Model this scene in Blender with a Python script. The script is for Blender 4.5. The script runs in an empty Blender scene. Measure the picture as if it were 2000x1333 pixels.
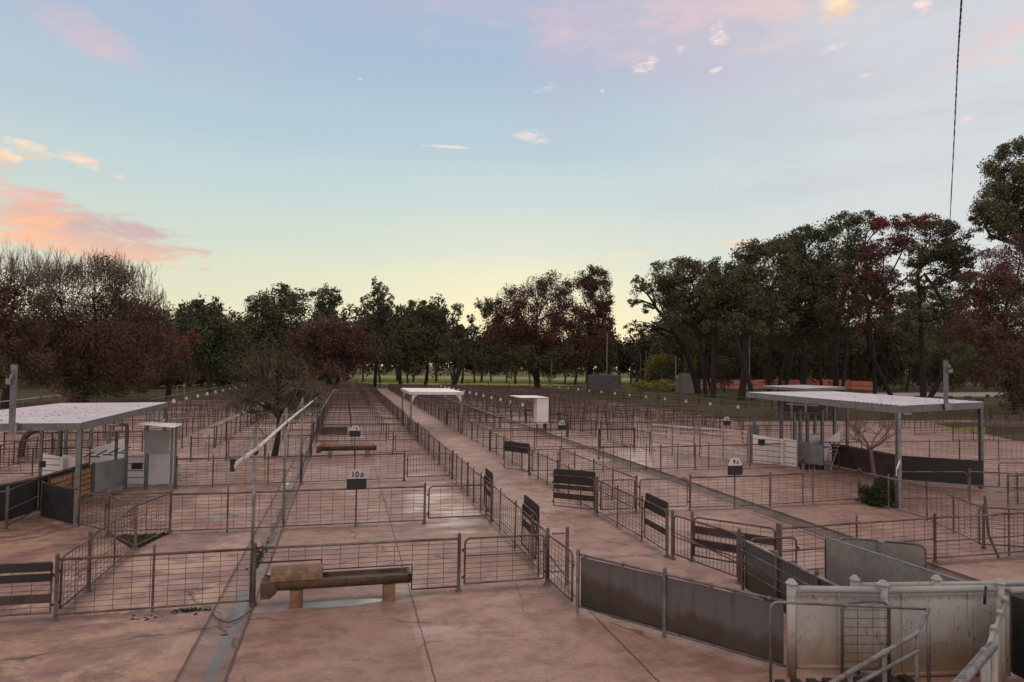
import bpy, math, random
import numpy as np
from mathutils import Vector, Matrix

random.seed(7)
RNG = np.random.default_rng(11)
scene = bpy.context.scene
C = scene.collection
PI = math.pi

# ------------------------------------------------------------------ camera
FPX, CX, CY, CAMH = 1300.0, 1000.0, 666.5, 4.2
AL, PH, RO = 0.24429971381404667, 0.03795853634625211, 0.015
_f = Vector((math.sin(AL) * math.cos(PH), math.cos(AL) * math.cos(PH), math.sin(PH)))
_r0 = Vector((math.cos(AL), -math.sin(AL), 0))
_u0 = _r0.cross(_f)
_r = _r0 * math.cos(RO) + _u0 * math.sin(RO)
_u = _u0 * math.cos(RO) - _r0 * math.sin(RO)
cam_d = bpy.data.cameras.new('camera')
cam = bpy.data.objects.new('camera', cam_d)
C.objects.link(cam)
cam.matrix_world = Matrix(((_r.x, _u.x, -_f.x, 0), (_r.y, _u.y, -_f.y, 0), (_r.z, _u.z, -_f.z, CAMH), (0, 0, 0, 1)))
cam_d.sensor_width = 36
cam_d.lens = FPX / 2000 * 36
cam_d.clip_end = 3000
cam_d.clip_start = 0.05
scene.camera = cam


def ray(px, py):
    return _f + _r * ((px - CX) / FPX) - _u * ((py - CY) / FPX)


def G(px, py, z=0.0):
    """point of the plane at height z seen at a photo pixel"""
    d = ray(px, py)
    t = (z - CAMH) / d.z
    return Vector((d.x * t, d.y * t, z))


def D(px, py, Y):
    """point at depth Y seen at a photo pixel"""
    d = ray(px, py)
    t = Y / d.y
    return Vector((d.x * t, Y, CAMH + d.z * t))


# ------------------------------------------------------------------ materials
def srgb(r, g, b):
    f = lambda c: ((c / 255 + 0.055) / 1.055) ** 2.4 if c > 10 else c / 255 / 12.92
    return (f(r), f(g), f(b), 1)


class NT:
    """small helper for building node trees"""
    def __init__(s, tree):
        s.t = tree
        s.n = tree.nodes
        s.l = tree.links

    def node(s, typ, **kw):
        n = s.n.new(typ)
        for k, v in kw.items():
            setattr(n, k, v)
        return n

    def put(s, sock, v):
        if isinstance(v, bpy.types.NodeSocket):
            s.l.new(v, sock)
        else:
            sock.default_value = v

    def math(s, op, a, b=0.0, c=0.0, clamp=False):
        n = s.node('ShaderNodeMath', operation=op, use_clamp=clamp)
        s.put(n.inputs[0], a)
        s.put(n.inputs[1], b)
        s.put(n.inputs[2], c)
        return n.outputs[0]

    def mix(s, f, a, b):
        n = s.node('ShaderNodeMix', data_type='RGBA')
        s.put(n.inputs[0], f)
        s.put(n.inputs[6], a)
        s.put(n.inputs[7], b)
        return n.outputs[2]

    def noise(s, vec, scale, detail=4, rough=0.55, dist=0.0):
        n = s.node('ShaderNodeTexNoise')
        s.put(n.inputs['Vector'], vec)
        n.inputs['Scale'].default_value = scale
        n.inputs['Detail'].default_value = detail
        n.inputs['Roughness'].default_value = rough
        n.inputs['Distortion'].default_value = dist
        return n.outputs[0]

    def smooth(s, v, lo, hi, a=0.0, b=1.0):
        n = s.node('ShaderNodeMapRange', interpolation_type='SMOOTHSTEP')
        s.put(n.inputs[0], v)
        n.inputs[1].default_value = lo
        n.inputs[2].default_value = hi
        n.inputs[3].default_value = a
        n.inputs[4].default_value = b
        return n.outputs[0]

    def scaled(s, vec, sc):
        n = s.node('ShaderNodeMapping')
        s.put(n.inputs[0], vec)
        n.inputs['Scale'].default_value = sc
        return n.outputs[0]


def new_mat(name):
    m = bpy.data.materials.new(name)
    m.use_nodes = True
    nt = NT(m.node_tree)
    b = m.node_tree.nodes['Principled BSDF']
    return m, nt, b


def pos(nt):
    return nt.node('ShaderNodeNewGeometry').outputs['Position']


def worn(name, base, second, scale=3.0, lo=0.42, hi=0.6, rough=0.6, rough2=None, metal=0.0, bump=0.1, stretch=(1, 1, 1), fine=None):
    """a surface of one colour that wears to another in patches"""
    m, nt, b = new_mat(name)
    p = nt.scaled(pos(nt), stretch)
    n = nt.noise(p, scale, 6, 0.62)
    f = nt.smooth(n, lo, hi)
    col = nt.mix(f, base, second)
    n2 = nt.noise(p, scale * 9, 3, 0.6)
    col = nt.mix(nt.smooth(n2, 0.3, 0.75, 0.0, 0.45), col, fine or tuple(0.72 * c for c in second[:3]) + (1,))
    oi = nt.node('ShaderNodeObjectInfo')
    hs = nt.node('ShaderNodeHueSaturation')
    tint = 0.2 if ('rust' in name or 'pipe' in name or 'board' in name) else 0.05
    nt.put(hs.inputs['Value'], nt.smooth(oi.outputs['Random'], 0.0, 1.0, 1 - tint, 1 + tint))
    nt.put(hs.inputs['Saturation'], nt.smooth(nt.math('FRACT', nt.math('MULTIPLY', oi.outputs['Random'], 7.3)), 0.0, 1.0, 0.8, 1.15))
    nt.put(hs.inputs['Color'], col)
    nt.put(b.inputs['Base Color'], hs.outputs[0])
    nt.put(b.inputs['Roughness'], nt.smooth(n, lo, hi, rough, rough if rough2 is None else rough2))
    b.inputs['Metallic'].default_value = metal
    if bump:
        bp = nt.node('ShaderNodeBump')
        bp.inputs['Strength'].default_value = bump
        bp.inputs['Distance'].default_value = 0.01
        nt.put(bp.inputs['Height'], n2)
        nt.put(b.inputs['Normal'], bp.outputs[0])
    return m


def flat(name, col, rough=0.6, metal=0.0):
    return worn(name, col, tuple(0.8 * c for c in col[:3]) + (1,), 2.0, 0.4, 0.7, rough, metal=metal, bump=0.03)


M = {}
M['rust_pipe'] = worn('rusty_galvanised_pipe', (0.200, 0.160, 0.142, 1), (0.110, 0.068, 0.055, 1), 2.2, 0.38, 0.62, 0.5, 0.75, 0.25)
M['rust_wire'] = worn('rusty_wire', (0.080, 0.046, 0.038, 1), (0.048, 0.026, 0.022, 1), 3.0, rough=0.7, bump=0)
M['far_rust'] = worn('rust_brown_steel', (0.100, 0.055, 0.045, 1), (0.062, 0.034, 0.028, 1), 0.7, rough=0.65, bump=0)
M['rust_board'] = worn('brown_board', (0.075, 0.045, 0.040, 1), (0.045, 0.028, 0.025, 1), 3.0, rough=0.7)
M['rubber'] = worn('black_rubber_belt', (0.016, 0.017, 0.020, 1), (0.028, 0.028, 0.030, 1), 2.0, rough=0.55, rough2=0.7, bump=0.15)


def belting_mat():
    m, nt, b = new_mat('grey_rubber_belting')
    p = pos(nt)
    sep = nt.node('ShaderNodeSeparateXYZ')
    nt.put(sep.inputs[0], p)
    n = nt.noise(nt.scaled(p, (1, 1, 0.6)), 1.1, 5, 0.6, 0.4)
    zz = nt.math('ADD', sep.outputs[2], nt.math('MULTIPLY', nt.math('SUBTRACT', n, 0.5), 1.1))
    col = nt.mix(nt.smooth(zz, 0.35, 0.62), (0.062, 0.046, 0.034, 1), (0.115, 0.112, 0.115, 1))
    col = nt.mix(nt.smooth(zz, 0.05, 0.32, 1.0, 0.0), col, (0.036, 0.036, 0.032, 1))
    col = nt.mix(nt.smooth(nt.noise(nt.scaled(p, (1, 1, 0.25)), 7.0, 4, 0.6), 0.5, 0.75, 0.0, 0.5), col, (0.045, 0.036, 0.030, 1))
    nt.put(b.inputs['Base Color'], col)
    nt.put(b.inputs['Roughness'], nt.smooth(n, 0.35, 0.6, 0.38, 0.6))
    return m


M['belting'] = belting_mat()
M['galv'] = worn('galvanised_steel', (0.30, 0.31, 0.32, 1), (0.22, 0.225, 0.23, 1), 4.0, rough=0.42, rough2=0.55, metal=0.35, bump=0.02)
M['galv_dark'] = worn('weathered_galvanised_steel', (0.20, 0.21, 0.21, 1), (0.135, 0.145, 0.14, 1), 3.0, rough=0.5, metal=0.3, bump=0.02)
M['galv_pipe'] = worn('dull_galvanised_pipe', (0.26, 0.25, 0.245, 1), (0.16, 0.14, 0.13, 1), 5.0, rough=0.42, rough2=0.6, metal=0.5, bump=0.05)
M['white'] = worn('white_painted_steel', (0.82, 0.79, 0.78, 1), (0.74, 0.71, 0.70, 1), 2.0, rough=0.4, bump=0.02, fine=(0.70, 0.66, 0.64, 1))
M['white_pipe'] = worn('chalky_white_pipe', (0.58, 0.54, 0.50, 1), (0.42, 0.37, 0.33, 1), 3.0, rough=0.5, bump=0.03)
M['roof'] = worn('pale_roof_sheet', (0.74, 0.66, 0.67, 1), (0.64, 0.57, 0.58, 1), 0.7, rough=0.42, metal=0.0, bump=0.02, fine=(0.40, 0.36, 0.36, 1))
M['plate'] = flat('grey_board', (0.27, 0.27, 0.275, 1), 0.5)
M['steel_sheet'] = worn('grey_green_steel_sheet', (0.36, 0.365, 0.33, 1), (0.24, 0.245, 0.235, 1), 1.1, 0.38, 0.62, 0.32, 0.5, 0.3, bump=0.03)
M['black'] = flat('black_sign_board', (0.020, 0.022, 0.026, 1), 0.5)
M['sign_white'] = flat('white_sign_board', (0.74, 0.73, 0.74, 1), 0.5)
M['ink'] = flat('black_lettering', (0.012, 0.012, 0.013, 1), 0.6)
M['concrete_block'] = worn('trough_concrete', (0.33, 0.195, 0.13, 1), (0.17, 0.105, 0.07, 1), 5.0, 0.40, 0.62, 0.85, bump=0.5)
M['trough_side'] = worn('stained_trough_concrete', (0.155, 0.100, 0.058, 1), (0.060, 0.045, 0.030, 1), 4.0, 0.38, 0.62, 0.8, bump=0.5)
M['straw'] = worn('straw_backed_boards', (0.42, 0.25, 0.13, 1), (0.25, 0.13, 0.07, 1), 10.0, rough=0.8, bump=0.4)
M['bark'] = worn('dark_bark', (0.036, 0.029, 0.025, 1), (0.020, 0.017, 0.015, 1), 3.0, rough=0.9, bump=0.4)
M['bark_pale'] = worn('pale_grey_bark', (0.16, 0.125, 0.115, 1), (0.09, 0.068, 0.062, 1), 5.0, rough=0.9, bump=0.4)
M['twig'] = worn('bare_twigs', (0.120, 0.080, 0.072, 1), (0.080, 0.052, 0.048, 1), 0.6, rough=0.9, bump=0)
M['twig_pale'] = worn('pale_bare_twigs', (0.205, 0.140, 0.118, 1), (0.14, 0.095, 0.082, 1), 0.6, rough=0.9, bump=0)
M['orange'] = worn('orange_barrier_plastic', (0.95, 0.19, 0.040, 1), (0.90, 0.12, 0.050, 1), 0.6, rough=0.5, bump=0, fine=(0.80, 0.20, 0.10, 1))
M['darkgrey'] = flat('dark_grey_cladding', (0.105, 0.105, 0.115, 1), 0.6)
M['shed_grey'] = worn('grey_tank_metal', (0.20, 0.20, 0.19, 1), (0.15, 0.15, 0.14, 1), 1.0, rough=0.5)
M['timber'] = worn('weathered_timber', (0.20, 0.15, 0.12, 1), (0.11, 0.08, 0.065, 1), 4.0, rough=0.85)
M['clutter'] = flat('black_fittings', (0.02, 0.02, 0.021, 1), 0.5)


def cream_steel():
    m, nt, b = new_mat('cream_painted_steel')
    p = pos(nt)
    sep = nt.node('ShaderNodeSeparateXYZ')
    nt.put(sep.inputs[0], p)
    z = sep.outputs[2]
    n = nt.noise(p, 2.0, 5, 0.6)
    col = nt.mix(nt.smooth(n, 0.4, 0.65), (0.51, 0.505, 0.47, 1), (0.43, 0.425, 0.40, 1))
    # dried mud splashed up the lower half
    zz = nt.math('ADD', z, nt.math('MULTIPLY', nt.math('SUBTRACT', nt.noise(nt.scaled(p, (1, 1, 0.7)), 2.4, 5, 0.65), 0.5), 0.9))
    mud = nt.smooth(zz, 0.15, 0.80, 0.92, 0.0)
    col = nt.mix(mud, col, (0.27, 0.20, 0.125, 1))
    # black scuffs and grime runs
    s = nt.noise(nt.scaled(p, (1.6, 1.6, 0.75)), 13.0, 6, 0.75)
    band = nt.math('MULTIPLY', nt.smooth(zz, 0.25, 0.6), nt.smooth(zz, 0.6, 0.95, 1.0, 0.12))
    col = nt.mix(nt.math('MULTIPLY', nt.smooth(s, 0.56, 0.66), band), col, (0.10, 0.085, 0.07, 1))
    s2 = nt.noise(nt.scaled(p, (1.2, 1.2, 0.35)), 17.0, 3, 0.6)
    col = nt.mix(nt.math('MULTIPLY', nt.smooth(s2, 0.66, 0.72), 0.85), col, (0.06, 0.055, 0.05, 1))
    grime = nt.math('MULTIPLY', nt.smooth(nt.math('ADD', z, nt.math('MULTIPLY', s, 0.22)), 1.13, 1.20), nt.smooth(z, 1.10, 1.13, 1.0, 0.55))
    col = nt.mix(nt.math('MULTIPLY', grime, 0.6), col, (0.12, 0.11, 0.10, 1))
    nt.put(b.inputs['Base Color'], col)
    b.inputs['Roughness'].default_value = 0.42
    bp = nt.node('ShaderNodeBump')
    bp.inputs['Strength'].default_value = 0.25
    bp.inputs['Distance'].default_value = 0.02
    nt.put(bp.inputs['Height'], nt.noise(p, 1.3, 2, 0.5))
    nt.put(b.inputs['Normal'], bp.outputs[0])
    return m


M['cream'] = cream_steel()


def leaf_mat(name, a, bcol, c=None):
    m, nt, b = new_mat(name)
    p = pos(nt)
    n = nt.noise(p, 0.45, 3, 0.6)
    n2 = nt.noise(p, 4.0, 2, 0.6)
    col = nt.mix(nt.smooth(n, 0.38, 0.62), a, bcol)
    col = nt.mix(nt.smooth(n2, 0.45, 0.75, 0.0, 0.7), col, c or tuple(1.6 * x for x in a[:3]) + (1,))
    nt.put(b.inputs['Base Color'], col)
    b.inputs['Roughness'].default_value = 0.75
    b.inputs['Specular IOR Level'].default_value = 0.2
    return m


M['leaf_green'] = leaf_mat('dark_green_leaves', (0.076, 0.086, 0.042, 1), (0.112, 0.116, 0.058, 1))
M['leaf_pine'] = leaf_mat('pine_needles', (0.086, 0.094, 0.052, 1), (0.128, 0.124, 0.066, 1))
M['leaf_maroon'] = leaf_mat('maroon_leaves', (0.135, 0.066, 0.060, 1), (0.092, 0.056, 0.046, 1), (0.185, 0.085, 0.07, 1))
M['leaf_brown'] = leaf_mat('brown_leaves', (0.140, 0.084, 0.060, 1), (0.102, 0.064, 0.048, 1), (0.185, 0.108, 0.070, 1))
M['leaf_red'] = leaf_mat('red_leaves', (0.26, 0.072, 0.050, 1), (0.17, 0.060, 0.048, 1), (0.34, 0.10, 0.06, 1))
M['leaf_olive'] = leaf_mat('olive_leaves', (0.070, 0.070, 0.034, 1), (0.10, 0.082, 0.045, 1), (0.13, 0.105, 0.06, 1))
M['leaf_bush'] = leaf_mat('bright_green_bush_leaves', (0.20, 0.21, 0.060, 1), (0.30, 0.27, 0.070, 1))
M['leaf_shrub'] = leaf_mat('deep_green_shrub_leaves', (0.020, 0.040, 0.012, 1), (0.035, 0.055, 0.018, 1))
M['leaf_thicket'] = leaf_mat('thicket_leaves', (0.094, 0.090, 0.052, 1), (0.130, 0.104, 0.066, 1), (0.17, 0.15, 0.08, 1))
M['leaf_far'] = leaf_mat('far_wood_leaves', (0.052, 0.054, 0.034, 1), (0.074, 0.062, 0.044, 1), (0.10, 0.092, 0.052, 1))


def water_mat():
    m, nt, b = new_mat('still_water')
    b.inputs['Base Color'].default_value = (0.205, 0.175, 0.165, 1)
    b.inputs['Roughness'].default_value = 0.13
    b.inputs['Specular IOR Level'].default_value = 0.9
    bp = nt.node('ShaderNodeBump')
    bp.inputs['Strength'].default_value = 0.05
    nt.put(bp.inputs['Height'], nt.noise(pos(nt), 6, 2))
    nt.put(b.inputs['Normal'], bp.outputs[0])
    return m


M['water'] = water_mat()


def concrete_mat(name, cols, joints_x, wet=1.0, cracks=True, speckle=True, wet_band=None, wet_spots=(), far_dirt=False):
    m, nt, b = new_mat(name)
    p = pos(nt)
    sep = nt.node('ShaderNodeSeparateXYZ')
    nt.put(sep.inputs[0], p)
    x, y = sep.outputs[0], sep.outputs[1]
    n1 = nt.noise(p, 0.30, 5, 0.6)
    n2 = nt.noise(nt.scaled(p, (0.7, 1.15, 1)), 2.1, 9, 0.74, 0.12)
    n3 = nt.noise(p, 22.0, 5, 0.78)
    col = nt.mix(nt.smooth(n1, 0.35, 0.66), cols[0], cols[1])
    col = nt.mix(nt.smooth(n2, 0.42, 0.62, 0.0, 1.0), col, cols[2])
    n5 = nt.noise(nt.scaled(p, (0.8, 1.3, 1)), 5.5, 7, 0.78, 0.1)
    col = nt.mix(nt.smooth(n5, 0.46, 0.68, 0.0, 0.55), col, tuple(0.62 * c for c in cols[1][:3]) + (1,))
    # sandy drier patches on the nearest slab
    dry = nt.math('MULTIPLY', nt.smooth(nt.noise(nt.scaled(p, (1, 1, 1)), 0.75, 9, 0.72, 0.25), 0.47, 0.58), nt.smooth(x, -2.4, -1.9, 0.95, 0.35))
    col = nt.mix(dry, col, cols[3])
    col = nt.mix(nt.smooth(n3, 0.40, 0.62, 0.0, 0.42), col, tuple(0.55 * c for c in cols[0][:3]) + (1,))
    if speckle:
        vor = nt.node('ShaderNodeTexVoronoi')
        nt.put(vor.inputs['Vector'], p)
        vor.inputs['Scale'].default_value = 15.0
        sp = nt.math('MULTIPLY', nt.smooth(vor.outputs[0], 0.14, 0.24, 1.0, 0.0), nt.smooth(nt.noise(p, 0.8, 4, 0.6), 0.46, 0.60))
        sp = nt.math('MULTIPLY', sp, nt.smooth(n3, 0.45, 0.6))
        col = nt.mix(nt.math('MULTIPLY', sp, 0.6), col, (0.60, 0.50, 0.44, 1))
    if cracks:
        warp = nt.node('ShaderNodeVectorMath', operation='MULTIPLY_ADD')
        nz = nt.node('ShaderNodeTexNoise')
        nt.put(nz.inputs['Vector'], p)
        nz.inputs['Scale'].default_value = 1.3
        nz.inputs['Detail'].default_value = 5
        nt.put(warp.inputs[0], nz.outputs['Color'])
        warp.inputs[1].default_value = (0.9, 0.9, 0)
        nt.put(warp.inputs[2], p)
        v2 = nt.node('ShaderNodeTexVoronoi', feature='DISTANCE_TO_EDGE')
        nt.put(v2.inputs['Vector'], nt.scaled(warp.outputs[0], (0.7, 1.0, 1.0)))
        v2.inputs['Scale'].default_value = 0.33
        ck = nt.math('MULTIPLY', nt.smooth(v2.outputs[0], 0.003, 0.008, 1.0, 0.0), nt.smooth(nt.noise(p, 0.45, 2), 0.44, 0.52))
        col = nt.mix(nt.math('MULTIPLY', ck, 0.62), col, (0.045, 0.030, 0.026, 1))
    xw = nt.math('ADD', x, nt.math('MULTIPLY', nt.math('SUBTRACT', nt.noise(p, 2.5, 4, 0.7), 0.5), 0.07))
    line = None
    for jx, w in joints_x:
        d = nt.math('ABSOLUTE', nt.math('SUBTRACT', xw, jx))
        l = nt.smooth(d, w * 0.5, w, 1.0, 0.0)
        line = l if line is None else nt.math('MAXIMUM', line, l)
    # each slab was poured apart from the next
    sx_id = nt.math('FLOOR', nt.math('MULTIPLY', nt.math('ADD', xw, 2.05), 1 / 3.2))
    sy_id = nt.math('FLOOR', nt.math('MULTIPLY', nt.math('SUBTRACT', y, 1.2), 1 / 5.4))
    wn = nt.node('ShaderNodeTexWhiteNoise', noise_dimensions='2D')
    cmb = nt.node('ShaderNodeCombineXYZ')
    nt.put(cmb.inputs[0], sx_id)
    nt.put(cmb.inputs[1], sy_id)
    nt.put(wn.inputs['Vector'], cmb.outputs[0])
    hsv = nt.node('ShaderNodeHueSaturation')
    nt.put(hsv.inputs['Value'], nt.smooth(wn.outputs['Value'], 0, 1, 0.88, 1.12))
    nt.put(hsv.inputs['Saturation'], nt.smooth(wn.outputs['Value'], 0, 1, 1.06, 0.96))
    nt.put(hsv.inputs['Color'], col)
    col = hsv.outputs[0]
    # dung and dirt under the fences, doubling as contact shade put into the colour
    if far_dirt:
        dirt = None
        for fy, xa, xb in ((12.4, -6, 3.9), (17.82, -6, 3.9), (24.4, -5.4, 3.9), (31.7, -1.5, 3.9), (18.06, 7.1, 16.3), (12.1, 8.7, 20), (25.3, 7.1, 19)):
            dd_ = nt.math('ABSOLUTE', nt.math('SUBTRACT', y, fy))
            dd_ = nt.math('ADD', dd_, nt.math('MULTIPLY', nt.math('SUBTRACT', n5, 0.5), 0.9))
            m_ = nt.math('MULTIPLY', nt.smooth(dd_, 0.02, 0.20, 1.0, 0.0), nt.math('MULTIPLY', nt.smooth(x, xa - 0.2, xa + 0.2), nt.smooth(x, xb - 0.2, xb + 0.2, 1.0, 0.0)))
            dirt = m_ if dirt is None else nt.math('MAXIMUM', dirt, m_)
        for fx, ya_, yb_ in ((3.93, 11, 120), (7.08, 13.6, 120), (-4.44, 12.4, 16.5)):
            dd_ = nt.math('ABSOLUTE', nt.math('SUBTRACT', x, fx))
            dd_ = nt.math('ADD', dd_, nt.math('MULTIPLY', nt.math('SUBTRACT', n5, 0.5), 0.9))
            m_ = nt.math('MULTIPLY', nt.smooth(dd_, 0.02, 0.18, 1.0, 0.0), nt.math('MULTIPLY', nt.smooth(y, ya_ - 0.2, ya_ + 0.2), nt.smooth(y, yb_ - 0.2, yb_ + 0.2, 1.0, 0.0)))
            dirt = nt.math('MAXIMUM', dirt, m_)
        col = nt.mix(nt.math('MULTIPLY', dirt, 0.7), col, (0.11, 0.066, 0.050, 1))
    # cross joints
    yw = nt.math('ADD', y, nt.math('MULTIPLY', nt.math('SUBTRACT', nt.noise(p, 1.1, 4, 0.7), 0.5), 0.16))
    for jy in (12.0, 17.25, 23.4):
        d = nt.math('ABSOLUTE', nt.math('SUBTRACT', yw, jy))
        l = nt.math('MULTIPLY', nt.smooth(d, 0.006, 0.014, 1.0, 0.0), nt.smooth(nt.noise(p, 0.9, 2), 0.38, 0.5))
        line = l if line is None else nt.math('MAXIMUM', line, l)
    if line is not None:
        col = nt.mix(nt.math('MULTIPLY', line, 0.8), col, (0.05, 0.034, 0.03, 1))
    if far_dirt:
        # trodden-in dirt of the far pens; the lane is hosed clean
        pens = nt.math('MAXIMUM', nt.smooth(x, 3.7, 4.1, 1.0, 0.0), nt.smooth(x, 6.9, 7.3))
        fd = nt.math('MULTIPLY', nt.math('MULTIPLY', pens, nt.smooth(y, 34, 85)), nt.smooth(n2, 0.25, 0.55, 0.2, 0.6))
        col = nt.mix(fd, col, (0.165, 0.098, 0.078, 1))
    spots = None
    if wet_band:
        dx_ = nt.math('ABSOLUTE', nt.math('ADD', nt.math('SUBTRACT', x, wet_band[0]), nt.math('MULTIPLY', nt.math('SUBTRACT', nt.noise(p, 1.6, 5, 0.7), 0.5), 0.30)))
        spots = nt.smooth(dx_, wet_band[1], wet_band[2], 1.0, 0.0)
    for (sx_, sy_, rx_, ry_) in wet_spots:
        ex = nt.math('DIVIDE', nt.math('SUBTRACT', x, sx_), rx_)
        ey = nt.math('DIVIDE', nt.math('SUBTRACT', y, sy_), ry_)
        e = nt.math('ADD', nt.math('MULTIPLY', ex, ex), nt.math('MULTIPLY', ey, ey))
        e = nt.math('ADD', e, nt.math('MULTIPLY', nt.math('SUBTRACT', nt.noise(p, 3.0, 5, 0.7), 0.5), 2.2))
        sp_ = nt.smooth(e, 0.55, 1.05, 1.0, 0.0)
        spots = sp_ if spots is None else nt.math('MAXIMUM', spots, sp_)
    if spots is not None:
        col = nt.mix(nt.math('MULTIPLY', spots, 0.75), col, (0.135, 0.112, 0.102, 1))
    nt.put(b.inputs['Base Color'], col)
    # damp sheen in broad streaks across the yard, wettest in the lane
    streak = nt.noise(nt.scaled(p, (0.6, 1.1, 1)), 1.0, 7, 0.66, 0.3)
    lane = nt.math('MULTIPLY', nt.smooth(x, 3.6, 4.6), nt.smooth(x, 6.6, 7.6, 1.0, 0.0))
    if far_dirt:
        for (sx_, sy_, rx_, ry_) in ((15.0, 29.0, 4.5, 5.5), (2.9, 20.0, 1.3, 4.5), (24.0, 17.5, 6.0, 3.0)):
            ex = nt.math('DIVIDE', nt.math('SUBTRACT', x, sx_), rx_)
            ey = nt.math('DIVIDE', nt.math('SUBTRACT', y, sy_), ry_)
            e = nt.math('ADD', nt.math('MULTIPLY', ex, ex), nt.math('MULTIPLY', ey, ey))
            streak = nt.math('ADD', streak, nt.smooth(e, 0.1, 1.1, 0.16, 0.0))
    wetness = nt.smooth(nt.math('ADD', streak, nt.math('MULTIPLY', lane, -0.02)), 0.44, 0.74, 0.0, wet)
    rough = nt.math('SUBTRACT', 0.64, nt.math('MULTIPLY', wetness, 0.36))
    rough = nt.math('ADD', rough, nt.math('MULTIPLY', n3, 0.08))
    if spots is not None:
        rough = nt.math('SUBTRACT', rough, nt.math('MULTIPLY', spots, 0.50), 0.0)
        rough = nt.math('MAXIMUM', rough, 0.07)
    nt.put(b.inputs['Roughness'], rough)
    b.inputs['Specular IOR Level'].default_value = 0.5
    bp = nt.node('ShaderNodeBump')
    bp.inputs['Strength'].default_value = 0.35
    bp.inputs['Distance'].default_value = 0.012
    nt.put(bp.inputs['Height'], nt.math('ADD', nt.math('MULTIPLY', n3, 0.5), n2))
    nt.put(b.inputs['Normal'], bp.outputs[0])
    return m


CC = [(0.455, 0.275, 0.213, 1), (0.360, 0.212, 0.163, 1), (0.235, 0.138, 0.108, 1), (0.56, 0.370, 0.252, 1)]
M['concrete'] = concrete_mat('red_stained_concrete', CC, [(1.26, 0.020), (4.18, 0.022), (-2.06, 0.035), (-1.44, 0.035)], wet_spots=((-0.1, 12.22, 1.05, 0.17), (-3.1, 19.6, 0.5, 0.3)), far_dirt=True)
CG = [(0.39, 0.250, 0.195, 1), (0.31, 0.200, 0.160, 1), (0.20, 0.135, 0.110, 1), (0.46, 0.30, 0.21, 1)]
M['gutter_dry'] = concrete_mat('dark_gutter_concrete', [(0.20, 0.145, 0.120, 1), (0.155, 0.115, 0.098, 1), (0.11, 0.082, 0.070, 1), (0.20, 0.145, 0.115, 1)], [], wet=0.5, cracks=False, speckle=False)
M['gutter'] = concrete_mat('wet_gutter_concrete', CG, [], wet=1.5, cracks=True, speckle=False, wet_band=(-1.66, 0.06, 0.12))


def ground_mat(name, a, bcol, c, scale=0.5):
    m, nt, b = new_mat(name)
    p = pos(nt)
    col = nt.mix(nt.smooth(nt.noise(p, scale, 5, 0.6), 0.4, 0.62), a, bcol)
    col = nt.mix(nt.smooth(nt.noise(p, scale * 14, 4, 0.7), 0.4, 0.7, 0.0, 0.6), col, c)
    nt.put(b.inputs['Base Color'], col)
    b.inputs['Roughness'].default_value = 0.95
    b.inputs['Specular IOR Level'].default_value = 0.1
    return m


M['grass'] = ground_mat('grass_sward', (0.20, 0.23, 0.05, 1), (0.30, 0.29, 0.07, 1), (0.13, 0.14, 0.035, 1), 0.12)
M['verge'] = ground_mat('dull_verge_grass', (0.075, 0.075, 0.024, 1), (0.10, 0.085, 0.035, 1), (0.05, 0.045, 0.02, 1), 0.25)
M['soil'] = ground_mat('dark_soil', (0.045, 0.034, 0.022, 1), (0.030, 0.030, 0.014, 1), (0.05, 0.06, 0.018, 1), 1.5)
M['dirt'] = ground_mat('bare_dirt', (0.16, 0.105, 0.085, 1), (0.12, 0.085, 0.06, 1), (0.08, 0.06, 0.045, 1), 0.3)
M['pale_road'] = ground_mat('pale_gravel_road', (0.42, 0.37, 0.36, 1), (0.36, 0.31, 0.30, 1), (0.30, 0.26, 0.25, 1), 0.3)


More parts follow.
